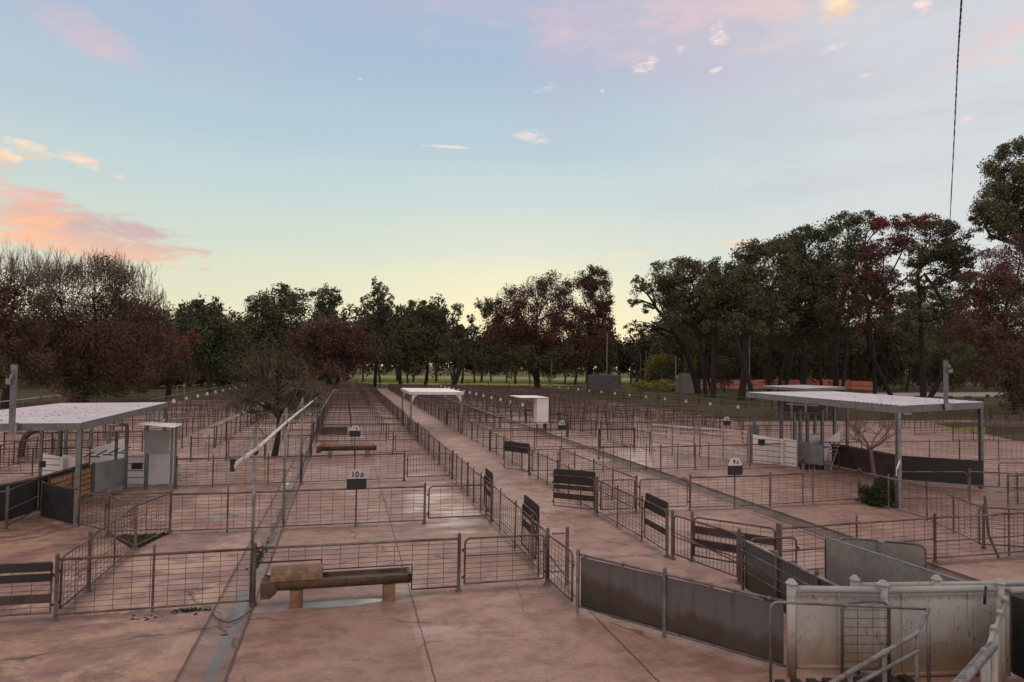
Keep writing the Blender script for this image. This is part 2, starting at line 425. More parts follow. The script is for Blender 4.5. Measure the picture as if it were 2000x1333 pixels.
# ------------------------------------------------------------------ mesh building
class MB:
    def __init__(s):
        s.v, s.f = [], []

    def quad(s, *pts):
        i = len(s.v)
        s.v += [tuple(p) for p in pts]
        s.f.append(tuple(range(i, i + len(pts))))
        return s

    def prism(s, pts, off):
        """closed solid: outline pts (world) swept by off"""
        off = Vector(off)
        i = len(s.v)
        n = len(pts)
        s.v += [tuple(p) for p in pts] + [tuple(Vector(p) + off) for p in pts]
        s.f.append(tuple(range(i + n - 1, i - 1, -1)))
        s.f.append(tuple(range(i + n, i + 2 * n)))
        for k in range(n):
            j = (k + 1) % n
            s.f.append((i + k, i + j, i + n + j, i + n + k))
        return s

    def box(s, c, size, rz=0.0):
        cx, cy, cz = c
        a, b_, h = size[0] / 2, size[1] / 2, size[2] / 2
        co, si = math.cos(rz), math.sin(rz)
        pts = [(cx + x * co - y * si, cy + x * si + y * co, cz - h) for x, y in ((-a, -b_), (a, -b_), (a, b_), (-a, b_))]
        return s.prism(pts, (0, 0, 2 * h))

    def wall(s, p0, p1, z0, z1, t=0.02, z0b=None, z1b=None):
        """upright sheet from p0 to p1 (plan), z range, thickness"""
        p0, p1 = Vector(p0[:2]), Vector(p1[:2])
        d = (p1 - p0).normalized()
        n = Vector((-d.y, d.x)) * t
        z0b = z0 if z0b is None else z0b
        z1b = z1 if z1b is None else z1b
        a, b_ = p0 - n / 2, p1 - n / 2
        return s.prism([(a.x, a.y, z0), (b_.x, b_.y, z0b), (b_.x, b_.y, z1b), (a.x, a.y, z1)], (n.x, n.y, 0))

    def path(s, pts, r, n=6, caps=True):
        """tube along a path; r a number or one per point"""
        P = [Vector(p) for p in pts]
        R = r if isinstance(r, (list, tuple)) else [r] * len(P)
        d0 = (P[1] - P[0]).normalized()
        up = Vector((0, 0, 1)) if abs(d0.z) < 0.9 else Vector((1, 0, 0))
        a = d0.cross(up).normalized()
        base = len(s.v)
        for k, p in enumerate(P):
            if k == 0:
                d = d0
            elif k == len(P) - 1:
                d = (P[k] - P[k - 1]).normalized()
            else:
                d = ((P[k + 1] - P[k]).normalized() + (P[k] - P[k - 1]).normalized())
                d = d.normalized() if d.length > 1e-6 else d0
            a = (a - d * a.dot(d))
            a = a.normalized() if a.length > 1e-6 else d.orthogonal().normalized()
            b_ = d.cross(a)
            for q in range(n):
                t = 2 * PI * q / n
                s.v.append(tuple(p + (a * math.cos(t) + b_ * math.sin(t)) * R[k]))
        for k in range(len(P) - 1):
            for q in range(n):
                w = (q + 1) % n
                s.f.append((base + k * n + q, base + k * n + w, base + (k + 1) * n + w, base + (k + 1) * n + q))
        if caps:
            s.f.append(tuple(base + q for q in range(n - 1, -1, -1)))
            e = base + (len(P) - 1) * n
            s.f.append(tuple(e + q for q in range(n)))
        return s

    def tube(s, a, b_, r, n=6, caps=True):
        return s.path([a, b_], r, n, caps)

    def cap(s, c, r, h, n=10):
        """domed cap sitting on c"""
        rings = [(1.22, 0.0), (1.34, h * 0.10), (1.28, h * 0.22), (0.98, h * 0.36), (0.72, h * 0.80), (0.35, h)]
        base = len(s.v)
        for k, (q, z) in enumerate(rings):
            for i in range(n):
                t = 2 * PI * i / n
                s.v.append((c[0] + r * q * math.cos(t), c[1] + r * q * math.sin(t), c[2] + z))
        for k in range(len(rings) - 1):
            for i in range(n):
                w = (i + 1) % n
                s.f.append((base + k * n + i, base + k * n + w, base + (k + 1) * n + w, base + (k + 1) * n + i))
        e = base + (len(rings) - 1) * n
        s.f.append(tuple(e + q for q in range(n)))
        s.f.append(tuple(base + q for q in range(n - 1, -1, -1)))
        return s

    def mesh(s, name, mat, loc=None, smooth=False):
        me = bpy.data.meshes.new(name)
        v = s.v
        if loc is not None:
            v = [(x - loc[0], y - loc[1], z - loc[2]) for x, y, z in v]
        me.from_pydata(v, [], s.f)
        me.materials.append(M[mat] if isinstance(mat, str) else mat)
        if smooth:
            for p in me.polygons:
                p.use_smooth = True
        me.update()
        return me


def link(name, data, parent=None):
    o = bpy.data.objects.new(name, data)
    C.objects.link(o)
    if parent is not None:
        o.parent = parent
    return o


def tag(o, label=None, cat=None, group=None, kind=None):
    for k, v in (('label', label), ('category', cat), ('group', group), ('kind', kind)):
        if v:
            o[k] = v
    return o


class Thing:
    """an Empty at the thing's base that parents its parts (meshes given in world coordinates)"""
    def __init__(s, name, label, cat, loc, group=None):
        s.loc = (loc[0], loc[1], loc[2] if len(loc) > 2 else 0.0)
        s.o = link(name, None)
        s.o.location = s.loc
        tag(s.o, label, cat, group)

    def part(s, name, mb, mat, parent=None, smooth=False, label=None):
        o = link(name, mb.mesh(name, mat, s.loc, smooth), parent or s.o)
        if label:
            o['label'] = label
        return o


def single(name, mb, mat, label=None, cat=None, group=None, kind=None, smooth=False, loc=(0, 0, 0)):
    o = link(name, mb.mesh(name, mat, loc, smooth))
    o.location = loc
    return tag(o, label, cat, group, kind)


def copy_tree(root, loc, rz=0.0, label=None, group=None):
    r = root.copy()
    C.objects.link(r)
    r.location = loc
    r.rotation_euler = (0, 0, rz)
    if label:
        r['label'] = label
    if group:
        r['group'] = group
    for ch in list(root.children):
        c = ch.copy()
        C.objects.link(c)
        c.parent = r
        for g in list(ch.children):
            d = g.copy()
            C.objects.link(d)
            d.parent = c
    return r


def V2(x, y, z=0.0):
    return Vector((x, y, z))


# ------------------------------------------------------------------ the setting
def sheet(name, poly, z, mat, kind='structure'):
    mb = MB()
    mb.quad(*[(x, y, z) for x, y in poly])
    return single(name, mb, mat, kind=kind)


def strip(name, x0, x1, y0, y1, mat, z=0.0):
    return sheet(name, [(x0, y0), (x1, y0), (x1, y1), (x0, y1)], z, mat)


YE = 118.0
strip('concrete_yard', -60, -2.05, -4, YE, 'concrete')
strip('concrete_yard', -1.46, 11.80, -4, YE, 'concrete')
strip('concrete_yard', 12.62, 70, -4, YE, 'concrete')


def channel(name, x0, x1, depth, y0, y1, mat='gutter'):
    mb = MB()
    w = x1 - x0
    prof = [(x0, 0.0), (x0 + 0.015, -depth * 0.35), (x0 + w * 0.35, -depth), (x0 + w * 0.65, -depth), (x1 - 0.015, -depth * 0.35), (x1, 0.0)]
    for (a, za), (b_, zb) in zip(prof, prof[1:]):
        mb.quad((a, y0, za), (b_, y0, zb), (b_, y1, zb), (a, y1, za))
    return single(name, mb, mat, kind='structure')


channel('drain_channel', -2.05, -1.46, 0.07, -4, YE)
channel('drain_channel', 11.80, 12.62, 0.16, -4, YE, 'gutter_dry')
mb = MB().box((11.73, 57.0, 0.010), (0.13, 122.0, 0.02))
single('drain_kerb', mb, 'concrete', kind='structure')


def blob_poly(cx, cy, rx, ry, n, seed, jag=0.25):
    rr = random.Random(seed)
    ks = [(rr.uniform(0, 2 * PI), rr.uniform(-1, 1) * jag / (k + 1)) for k in range(5)]
    out = []
    for i in range(n):
        t = 2 * PI * i / n
        q = 1 + sum(a * math.sin((k + 2) * t + ph) for k, (ph, a) in enumerate(ks))
        out.append((cx + rx * q * math.cos(t), cy + ry * q * math.sin(t)))
    return out


# water lying in the left gutter and under the front trough
# ground beyond the yard, up to the horizon
strip('ground', -900, 900, -60, 1500, 'verge', -0.16)
sheet('grass_field', [(-140, YE), (52, YE), (120, 240), (-240, 240)], -0.004, 'verge')
sheet('dirt_track', [(-30, YE), (48, YE), (50, YE + 7), (-30, YE + 9)], 0.002, 'dirt')
sheet('lit_grass', [(8, YE + 22), (66, YE + 18), (140, 260), (-30, 260)], 0.003, 'grass')  # sunlit look is put into the brighter grass colour
sheet('grass_field', [(-13.6, 82), (-13.6, YE), (-60, YE), (-60, 60), (-30, 62)], 0.004, 'verge')
# under the pines on the right: litter and thin grass, a pale road beyond
sheet('verge', [(31.5, 48), (120, 48), (220, 170), (52, 170), (48, YE), (31.5, YE)], 0.004, 'verge')
a, b_, c_, d_ = G(1760, 776), G(2060, 774), G(2060, 766), G(1690, 768)
sheet('gravel_road', [a[:2], b_[:2], c_[:2], d_[:2]], 0.010, 'pale_road')
sheet('grass_strip', [G(1822, 828)[:2], G(2080, 880)[:2], G(2080, 832)[:2], G(1880, 826)[:2]], 0.010, 'verge')
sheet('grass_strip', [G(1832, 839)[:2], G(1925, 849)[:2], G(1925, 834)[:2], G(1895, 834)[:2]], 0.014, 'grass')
sheet('soil_bed', [(-5.35, 17.92), (-4.50, 16.55), (-4.42, 16.50), (-4.06, 17.95)], 0.006, 'soil')

# ------------------------------------------------------------------ fences
H_RAIL, H_POST = 0.97, 1.03
STYLE = dict(wire=300)


def wires(mb, L, z0, z1, dz, dx, r, n=3, wob=0.0, x0=0.0, rnd=None):
    nz = max(1, round((z1 - z0) / dz))
    rnd = rnd or random
    for k in range(1, nz):
        z = z0 + (z1 - z0) * k / nz
        if wob:
            m = max(2, int(L / 0.3))
            pts = [(x0 + L * i / m, 0, z + (rnd.uniform(-wob, wob) if 0 < i < m else 0)) for i in range(m + 1)]
            mb.path(pts, r, n, False)
        else:
            mb.tube((x0, 0, z), (x0 + L, 0, z), r, n, False)
    nx = max(1, round(L / dx))
    for k in range(1, nx):
        x = x0 + L * k / nx + (rnd.uniform(-wob, wob) if wob else 0)
        mb.tube((x, r, z0), (x + (rnd.uniform(-wob, wob) if wob else 0), r, z1), r, n, False)


def local_thing(name, label, cat, p0, p1, group):
    t = Thing(name, label, cat, (0, 0, 0), group)
    t.o.location = (p0[0], p0[1], 0)
    t.o.rotation_euler = (random.gauss(0, 0.010), random.gauss(0, 0.002), math.atan2(p1[1] - p0[1], p1[0] - p0[0]))
    return t


WIRE_R = 0.0047


def panel(p0, p1, label, posts=(0.0, 1.0), mids=(), h=H_RAIL, dz=0.088, dx=0.30, rail='rust_pipe', group='mesh fence panels of the pens',
          mid_rail=None, wob=0.004, tall=(), bottom=0.09, wr=WIRE_R, extra=None, notch=None, name='fence_panel'):
    """mesh pen panel: posts, rails, welded wire"""
    L = math.hypot(p1[0] - p0[0], p1[1] - p0[1])
    t = local_thing(name, label, 'fence panel', p0, p1, group)
    if notch:
        x1, x2, x3, za, zb = notch      # cut-out over a trough
        fr = MB()
        fr.path([(0.03, 0, za), (x2, 0, za), (x2, 0, zb), (x3, 0, zb), (x3, 0, bottom), (L - 0.03, 0, bottom)], 0.017, 6)
        t.part('bottom_rail', fr, 'rust_wire')
        w = MB()
        for (a, b_, z0) in ((0, x2, za), (x2, x3, zb), (x3, L, bottom)):
            wires(w, b_ - a, z0, h, dz, dx, wr, 3, wob, a)
            if a > 0:
                w.tube((a, 0, z0), (a, 0, h), wr, 3, False)
        t.part('wire_mesh', w, 'rust_wire')
    else:
        t.part('bottom_rail', MB().tube((0, 0, bottom), (L, 0, bottom), 0.017, 6), rail)
        w = MB()
        wires(w, L, bottom, h, dz, dx, wr, 3, wob)
        t.part('wire_mesh', w, 'rust_wire')
    t.part('top_rail', MB().tube((0, 0, h), (L, 0, h), 0.024, 8), rail, smooth=True)
    if mid_rail:
        t.part('middle_rail', MB().tube((0, 0.0, mid_rail), (L, 0.0, mid_rail), 0.016, 6), rail)
    for q in posts:
        mb = MB().tube((q * L, 0, 0), (q * L, 0, H_POST + 0.02), 0.032, 8)
        mb.cap((q * L, 0, H_POST + 0.02), 0.031, 0.03, 8)
        mb.path([(q * L, 0, 0), (q * L, 0, 0.025), (q * L, 0, 0.06)], [0.075, 0.055, 0.033], 9)
        t.part('post', mb, rail, smooth=False)
    for q in mids:
        hh = H_POST + (0.10 if q in tall else 0.06)
        mb = MB().tube((q * L, 0.03, 0), (q * L, 0.03, hh), 0.021, 7)
        t.part('post', mb, rail)
    if extra:
        extra(t, L)
    return t


def rounded(L, z0, z1, r, x0=0.0, only_top=True):
    pts = [(x0, 0, z0)]
    for k in range(5):
        a = PI - k * PI / 8
        pts.append((x0 + r + r * math.cos(a), 0, z1 - r + r * math.sin(a)))
    for k in range(5):
        a = PI / 2 - k * PI / 8
        pts.append((x0 + L - r + r * math.cos(a), 0, z1 - r + r * math.sin(a)))
    pts.append((x0 + L, 0, z0))
    pts.append((x0, 0, z0))
    return pts


def gate(p0, p1, label, h=0.96, dz=0.092, dx=0.30, boards=(), rail='rust_pipe', group='swinging mesh gates of the pens', mid=None, rad=0.09,
         bottom=0.13, flap=None, sheeted=None, latch=True, post=None, name='pen_gate', tubes=None, wr=WIRE_R, brace=False):
    L = math.hypot(p1[0] - p0[0], p1[1] - p0[1])
    t = local_thing(name, label, 'gate', p0, p1, group)
    g0, g1 = 0.05, L - 0.05
    pts = rounded(g1 - g0, bottom, h, rad, g0)
    t.part('frame', MB().path(pts, 0.020, 7), rail, smooth=True)
    if sheeted:
        t.part('sheet', MB().wall((g0, 0), (g1, 0), bottom, h - 0.02, 0.012), sheeted)
    else:
        w = MB()
        if tubes:
            for k in range(1, tubes):
                z = bottom + (h - bottom) * k / tubes
                w.tube((g0, 0, z), (g1, 0, z), 0.012, 6, False)
            t.part('bars', w, rail)
        else:
            wires(w, g1 - g0, bottom, h, dz, dx, wr, 3, 0.004, g0)
            t.part('wire_mesh', w, 'rust_wire')
    if mid:
        t.part('middle_rail', MB().tube((g0, 0, mid), (g1, 0, mid), 0.015, 6), rail)
    if brace:
        t.part('brace', MB().tube((g0, 0, h * 0.62), (g1, 0, h * 0.42), 0.015, 6), rail)
    for z0, z1, mat in boards:
        nm = 'rubber_flap' if mat == 'rubber' else 'board'
        mb = MB().wall((g0 - 0.01, -0.035), (g1 + 0.01, -0.035), z0, z1, 0.022)
        t.part(nm, mb, mat)
    if flap:
        z0, z1 = flap
        r = 0.07
        xs0, xs1 = g0 - 0.03, g1 + 0.03
        out = [(xs0, 0, z0), (xs0, 0, z1 - r), (xs0 + r * 0.3, 0, z1 - r * 0.3), (xs0 + r, 0, z1), (xs1 - r, 0, z1), (xs1 - r * 0.3, 0, z1 - r * 0.3), (xs1, 0, z1 - r), (xs1, 0, z0)]
        out = [(x, -0.045, z) for x, _, z in out]
        t.part('rubber_flap', MB().prism(out, (0, 0.018, 0)), 'rubber')
    if latch:
        mb = MB()
        for x in (0.02, L - 0.02):
            mb.box((x, 0, h * 0.78), (0.05, 0.03, 0.05))
            mb.box((x, 0, bottom + 0.12), (0.05, 0.03, 0.04))
        t.part('hinge', mb, 'rust_wire')
    if post is not None:
        for q in post:
            mb = MB().tube((q * L, 0, 0), (q * L, 0, H_POST + 0.03), 0.036, 8)
            mb.cap((q * L, 0, H_POST + 0.03), 0.035, 0.03, 8)
            mb.path([(q * L, 0, 0), (q * L, 0, 0.025), (q * L, 0, 0.06)], [0.08, 0.06, 0.037], 9)
            t.part('post', mb, rail)
    return t


ORD = ['first', 'second', 'third', 'fourth', 'fifth', 'sixth', 'seventh', 'eighth', 'ninth', 'tenth', 'eleventh', 'twelfth']

# --- front row, left of the gutter (Y 12.4)
R1 = 12.38
gate((-5.95, 12.35), (-4.47, 12.33), 'mesh gate with two black rubber strips and a brown board at the left front edge', h=0.93,
     boards=((0.80, 0.94, 'rubber'), (0.64, 0.76, 'rubber'), (0.30, 0.44, 'rust_board')), rad=0.04)
panel((-4.44, 12.33), (-1.45, 12.40), 'mesh fence panel in front of the wet gutter, left of the front concrete trough', mids=(0.47,), tall=(0.47,), dx=0.27)
panel((-1.45, 12.42), (2.14, 12.42), 'mesh fence panel with a stepped cut-out above the front concrete trough', posts=(1.0,), dx=0.30,
      notch=(0.0, 1.12, 2.72, 0.72, 0.54))
gate((2.20, 12.42), (3.85, 12.44), 'mesh gate with rounded corners right of the front trough panel', mid=0.64, dx=0.33)
# --- run along X=-4.44
gate((-4.44, 12.45), (-4.43, 13.72), 'sagging mesh gate behind the left front fence panel, running away from the camera', dx=0.14, post=(1.0,), rail='rust_pipe')
panel((-4.43, 13.75), (-4.44, 16.54), 'mesh fence panel beside the weedy soil bed, running away from the camera', posts=(0.0, 1.0), mids=(0.53,), dx=0.20)
panel((-4.44, 16.54), (-4.08, 18.0), 'short mesh fence panel along the right edge of the weedy soil bed', posts=(1.0,), dx=0.22)
panel((-5.43, 17.95), (-4.47, 16.56), 'short mesh fence panel along the left edge of the weedy soil bed', posts=(0.0,), dx=0.24)
panel((-5.43, 18.0), (-4.08, 18.02), 'mesh fence panel behind the weedy soil bed', posts=(), dx=0.30)
gate((-6.40, 18.86), (-5.48, 17.98), 'mesh gate with a bent dark end leg beside the left shed post', h=0.92, dx=0.2, rad=0.16)
# --- second row (17.8)
R2 = 17.82
panel((-4.06, 17.80), (-1.42, 17.76), 'mesh fence panel left of the gutter in the second row, ahead of the small tree', posts=(1.0,), mids=(0.5,), tall=(0.5,), dx=0.30)
panel((-1.42, 17.80), (2.13, 17.88), 'mesh fence panel that carries the black and white sign 10B', posts=(1.0,), dx=0.30)
gate((2.19, 17.88), (3.86, 17.92), 'mesh gate with rounded corners right of the sign 10B', dx=0.33)
# --- third row (24.4)
R3 = 24.4
panel((-5.32, 24.1), (-1.38, 24.28), 'mesh fence panel right of the small roofed cabinet, in front of the small tree', posts=(0.0, 1.0), mids=(0.28, 0.72), dx=0.30)
panel((-1.35, 24.28), (2.16, 24.55), 'mesh fence panel in front of the second concrete trough', posts=(1.0,), mids=(0.5,), dx=0.30, tall=(0.5,))
gate((2.22, 24.55), (3.86, 24.6), 'gate of closely spaced upright wires just behind the sign 10B row', dx=0.11, dz=0.2, rad=0.07)
# --- fourth row (31.7)
R4 = 31.7
panel((-1.40, 31.5), (2.25, 31.75), 'mesh fence panel with a cut-out above the second concrete trough', posts=(1.0,), notch=(0, 1.15, 2.75, 0.70, 0.5), dx=0.30, wr=0.005)
gate((2.31, 31.75), (3.88, 31.8), 'mesh gate right of the second concrete trough', mid=0.6, dx=0.33, wr=0.005)
panel((-6.2, 30.45), (-4.87, 30.8), 'short mesh panel at the near end of the left walkway', mids=(0.5,), wr=0.005)
gate((-4.83, 30.8), (-3.3, 30.9), 'mesh gate left of the small tree trunk', dx=0.2, post=(1.0,), wr=0.005)
panel((-3.3, 30.9), (-1.45, 31.2), 'mesh panel directly behind the small tree trunk', mids=(0.5,), wr=0.005)
panel((-7.6, 35.3), (-6.16, 35.35), 'short mesh panel across the near end of the left walkway', mids=(0.5,), wr=0.005)

# --- lane, left edge (X 3.93)
gate((3.87, 12.45), (3.92, 11.08), 'narrow mesh gate hinged beside the long grey rubber belt panel', dx=0.17, brace=True, post=(0.0,), rad=0.08)
single('gate_post', MB().tube((4.25, 12.38, 0), (4.25, 12.38, 1.09), 0.036, 8).cap((4.25, 12.38, 1.09), 0.036, 0.03, 8), 'rust_pipe',
       'thick lone gate post standing in the lane behind the narrow gate', 'post')
single('stile_rail', MB().path([(3.95, 12.40, 0.98), (4.20, 12.40, 0.98)], 0.018, 6).path([(3.95, 12.40, 0.25), (4.20, 12.40, 0.25)], 0.014, 6), 'rust_pipe',
       'two short rails joining the lone gate post to the fence', 'rail')
LANE_L = 'mesh fence panels on the left edge of the lane'
panel((3.90, 12.47), (3.92, 13.66), 'lane fence panel left side, nearest one, beside the front mesh gate', posts=(0.0,), mids=(0.5,), dx=0.18, group=LANE_L)
panel((3.92, 13.72), (3.93, 17.78), 'lane fence panel left side, between the two black rubber topped gates', posts=(0.0, 1.0), mids=(0.33, 0.72), dx=0.2, group=LANE_L)
panel((3.93, 17.95), (3.93, 21.4), 'lane fence panel left side, behind the 10B row', posts=(1.0,), mids=(0.33, 0.66), dx=0.2, group=LANE_L)
panel((3.93, 21.4), (3.93, 24.6), 'lane fence panel left side, ending at the gate of upright wires', posts=(1.0,), mids=(0.33, 0.66), dx=0.2, group=LANE_L)
gate((4.00, 13.66), (4.03, 15.02), 'gate topped with black rubber folded back along the left lane fence, nearer of two', h=1.05, flap=(0.78, 1.25), boards=((0.52, 0.68, 'rust_board'),), dx=0.15)
gate((4.00, 18.14), (4.03, 19.3), 'gate topped with black rubber, folded along the left lane fence, farther one', h=1.02, flap=(0.76, 1.22), boards=((0.5, 0.66, 'rust_board'),), dx=0.15)
# --- lane, right edge (X 7.08)
LANE_R = 'mesh fence panels on the right edge of the lane'
panel((7.12, 15.10), (7.10, 18.05), 'lane fence panel right side, between the two nearest rubber topped gates', posts=(), mids=(0.0, 0.5, 0.98), dx=0.2, group=LANE_R)
panel((7.08, 18.2), (7.06, 21.6), 'lane fence panel right side, behind the wide rubber topped gate', posts=(1.0,), mids=(0.33, 0.66), dx=0.2, group=LANE_R)
panel((7.06, 21.6), (7.04, 25.0), 'lane fence panel right side, ending at the farthest rubber topped gate', posts=(), mids=(0.0, 0.33, 0.66), dx=0.2, group=LANE_R)
FLG = 'rubber topped gates of the lane'
gate((7.06, 13.72), (7.11, 15.02), 'rubber topped gate in the right lane fence, nearest the camera', h=1.02, flap=(0.82, 1.20), boards=((0.44, 0.58, 'rust_board'),), dx=0.2, post=(0.0,), group=FLG)
gate((7.06, 18.10), (6.00, 18.9), 'wide rubber topped gate swung open into the lane', h=1.02, flap=(0.78, 1.20), boards=((0.62, 0.74, 'rust_board'), (0.34, 0.50, 'rust_board')), dx=0.26, post=(0.0,), group=FLG)
gate((7.02, 25.05), (6.25, 26.2), 'rubber topped gate swung open into the lane, farthest of three', h=1.02, flap=(0.80, 1.20), dx=0.22, post=(0.0,), group=FLG)
# bars gate down to the race
gate((7.10, 13.55), (7.60, 11.75), 'gate of close upright bars leading from the lane to the cream steel race', h=0.97, dx=0.105, dz=0.9, mid=0.5, wr=0.006, post=(0.0, 1.0), brace=True)
gate((7.46, 13.34), (8.64, 12.00), 'open gate with two wide brown boards behind the upright bar gate', h=0.96, boards=((0.62, 0.78, 'rust_board'), (0.34, 0.50, 'rust_board')), post=(0.0, 1.0))
gate((7.66, 11.55), (8.72, 11.45), 'small dark mesh gate with many bars beside the angled steel sheet', h=0.92, dx=0.3, dz=0.12, rad=0.1, mid=0.45)
# --- right block rows
panel((8.70, 11.98), (12.81, 12.22), 'mesh fence panel behind the rounded grey steel gate', posts=(0.0, 1.0), mids=(0.48,), tall=(0.48,), mid_rail=0.5)
panel((12.81, 12.22), (14.45, 12.20), 'mesh fence panel between the capped post and the leaning post at the right', posts=(), mid_rail=0.45)
single('leaning_post', MB().path([(14.52, 12.15, 0), (14.40, 12.3, 0.5), (14.36, 12.35, 1.38)], 0.030, 8), 'rust_pipe', 'tall bent leaning pipe post at the right fence corner', 'post')
panel((14.50, 12.24), (17.4, 12.3), 'mesh fence panel right of the leaning post at the right edge', posts=(), mids=(0.16, 0.9), mid_rail=0.45)
gate((14.75, 12.9), (16.5, 12.0), 'mesh gate standing open beyond the leaning post', h=1.0, dx=0.28)
panel((16.20, 18.25), (16.05, 15.6), 'mesh fence panel in front of the right shed corner, beside the shrub', posts=(0.0,), mids=(0.45, 1.0))
panel((16.05, 15.6), (14.95, 12.9), 'mesh fence panel slanting toward the leaning post', posts=(1.0,), mids=(0.5,))
gate((7.16, 18.08), (8.30, 18.06), 'mesh gate between the wide rubber topped gate and the square framed gate', post=(1.0,), dx=0.2)
gate((8.36, 18.06), (9.98, 18.06), 'mesh gate left of the sign 9A', dx=0.3, dz=0.11)
panel((10.03, 18.07), (12.74, 18.05), 'mesh fence panel that carries the sign 9A across the drain', dx=0.30)
panel((12.74, 18.05), (16.18, 18.3), 'mesh fence panel right of the sign 9A, in front of the right shed', posts=(1.0,), mids=(0.48,), tall=(0.48,))
panel((8.33, 18.1), (8.33, 21.6), 'inner race fence panel right of the lane, near half', posts=(1.0,), mids=(0.5,), dx=0.2)
panel((8.33, 21.6), (8.33, 25.25), 'inner race fence panel right of the lane, far half', posts=(1.0,), mids=(0.5,), dx=0.2)
gate((7.12, 25.2), (8.28, 25.25), 'narrow mesh gate behind the farthest rubber topped gate', dx=0.2)
panel((8.38, 25.28), (11.42, 25.4), 'mesh fence panel across the right pens, left of the drain', posts=(), mids=(0.6, 1.0), dx=0.3)
panel((11.46, 25.38), (12.68, 25.25), 'short mesh fence panel spanning the right drain', mids=(0.5,), posts=(1.0,), dx=0.3)
panel((12.68, 25.25), (14.32, 25.38), 'mesh fence panel just right of the drain', posts=(1.0,), mids=(0.5,), dx=0.3)
panel((14.32, 25.38), (18.9, 25.7), 'mesh fence panel ending at the white drafting unit', posts=(), mids=(0.15, 0.6), dx=0.3)
panel((11.4, 28.9), (11.42, 25.5), 'mesh fence panel along the left edge of the drain', posts=(0.0,), mids=(0.5,), dx=0.2)
panel((20.4, 16.75), (24.5, 16.9), 'mesh fence panel at the right edge below the shed', posts=(0.0,), mids=(0.5,), mid_rail=0.5)
gate((22.8, 19.1), (25.6, 18.6), 'mesh gate in the right edge behind the shed corner', h=1.0)
panel((21.1, 26.0), (25.2, 25.9), 'mesh fence panel seen under the right shed roof', mids=(0.5,), wr=0.005)
panel((25.2, 25.9), (28.3, 25.6), 'mesh fence panel right of the panel under the right shed roof', posts=(1.0,), mids=(0.5,), wr=0.005)
panel((28.3, 25.6), (34.0, 25.4), 'mesh fence panel at the right edge beyond the shed', posts=(), mids=(0.4, 0.8), wr=0.005)

# --- far pens: one mesh per kind of panel, copied
far_cache = {}


def far_mesh(L, style):
    key = (round(L, 2), style)
    if key in far_cache:
        return far_cache[key]
    L = key[0]
    mb = MB()
    if style == 'gate':
        mb.path(rounded(L - 0.1, 0.12, 0.96, 0.09, 0.05), 0.021, 5)
        wires(mb, L - 0.1, 0.12, 0.96, 0.17, 0.33, 0.0065, 3, 0, 0.05)
        mb.tube((0.05, 0, 0.55), (L - 0.05, 0, 0.55), 0.014, 4)
        mb.tube((L, 0, 0), (L, 0, 1.02), 0.034, 6)
    else:
        mb.tube((0, 0, 0.97), (L, 0, 0.97), 0.024, 5)
        mb.tube((0, 0, 0.10), (L, 0, 0.10), 0.017, 4)
        if style == 'mesh':
            wires(mb, L, 0.10, 0.97, 0.11, 0.36, 0.0085)
        else:
            wires(mb, L, 0.10, 0.97, 0.17, 0.50, 0.014)
        n = max(1, round(L / 1.75))
        for k in range(n + 1):
            mb.tube((L * k / n, 0.0, 0), (L * k / n, 0.0, 1.03 if k in (0, n) else 1.0), 0.030 if k in (0, n) else 0.021, 6)
    me = mb.mesh('far_' + style, 'far_rust')
    far_cache[key] = me
    return me


def far_panel(p0, p1, label, group, style='mesh'):
    L = math.hypot(p1[0] - p0[0], p1[1] - p0[1])
    o = link('pen_gate' if style == 'gate' else 'fence_panel', far_mesh(L, style))
    k = L / round(L, 2)
    o.scale = (k, 1, random.uniform(0.96, 1.05))
    o.location = (p0[0], p0[1], 0)
    o.rotation_euler = (random.gauss(0, 0.014), random.gauss(0, 0.002), math.atan2(p1[1] - p0[1], p1[0] - p0[0]))
    tag(o, label, 'gate' if style == 'gate' else 'fence panel', group)
    return o


def run(x, ys, where, near_style='mesh'):
    """a long fence line running away from the camera"""
    for i, (a, b_) in enumerate(zip(ys, ys[1:])):
        if i < 5:
            lab = '%s mesh panel from the near end in the %s' % (ORD[i], where)
            grp = None
        else:
            lab = 'small distant mesh panel in the %s' % where
            grp = 'distant panels of the ' + where
        far_panel((x, a), (x, b_), lab, grp or ('panels of the ' + where), 'mesh' if a < 75 else 'loose')


def rows(x0, x1, ys, where, gate_at=None, first=0):
    for i, y in enumerate(ys):
        st = 'mesh' if y < 75 else 'loose'
        if i < 5:
            lab, gl = '%s cross panel from the camera in the %s' % (ORD[i + first], where), '%s cross gate from the camera in the %s' % (ORD[i + first], where)
            g1, g2 = 'cross panels of the ' + where, 'cross gates of the ' + where
        else:
            lab, gl = 'small distant cross panel in the %s' % where, 'small distant cross gate in the %s' % where
            g1, g2 = 'distant cross panels of the ' + where, 'distant cross gates of the ' + where
        if gate_at:
            far_panel((x0, y), (gate_at, y + 0.04), lab, g1, st)
            far_panel((gate_at + 0.06, y + 0.04), (x1, y + 0.05), gl, g2, 'gate')
        else:
            far_panel((x0, y), (x1, y + 0.05), lab, g1, st)


def steps(a, b_, d):
    out = [a]
    while out[-1] + d < b_ + 0.1:
        out.append(out[-1] + d)
    return out


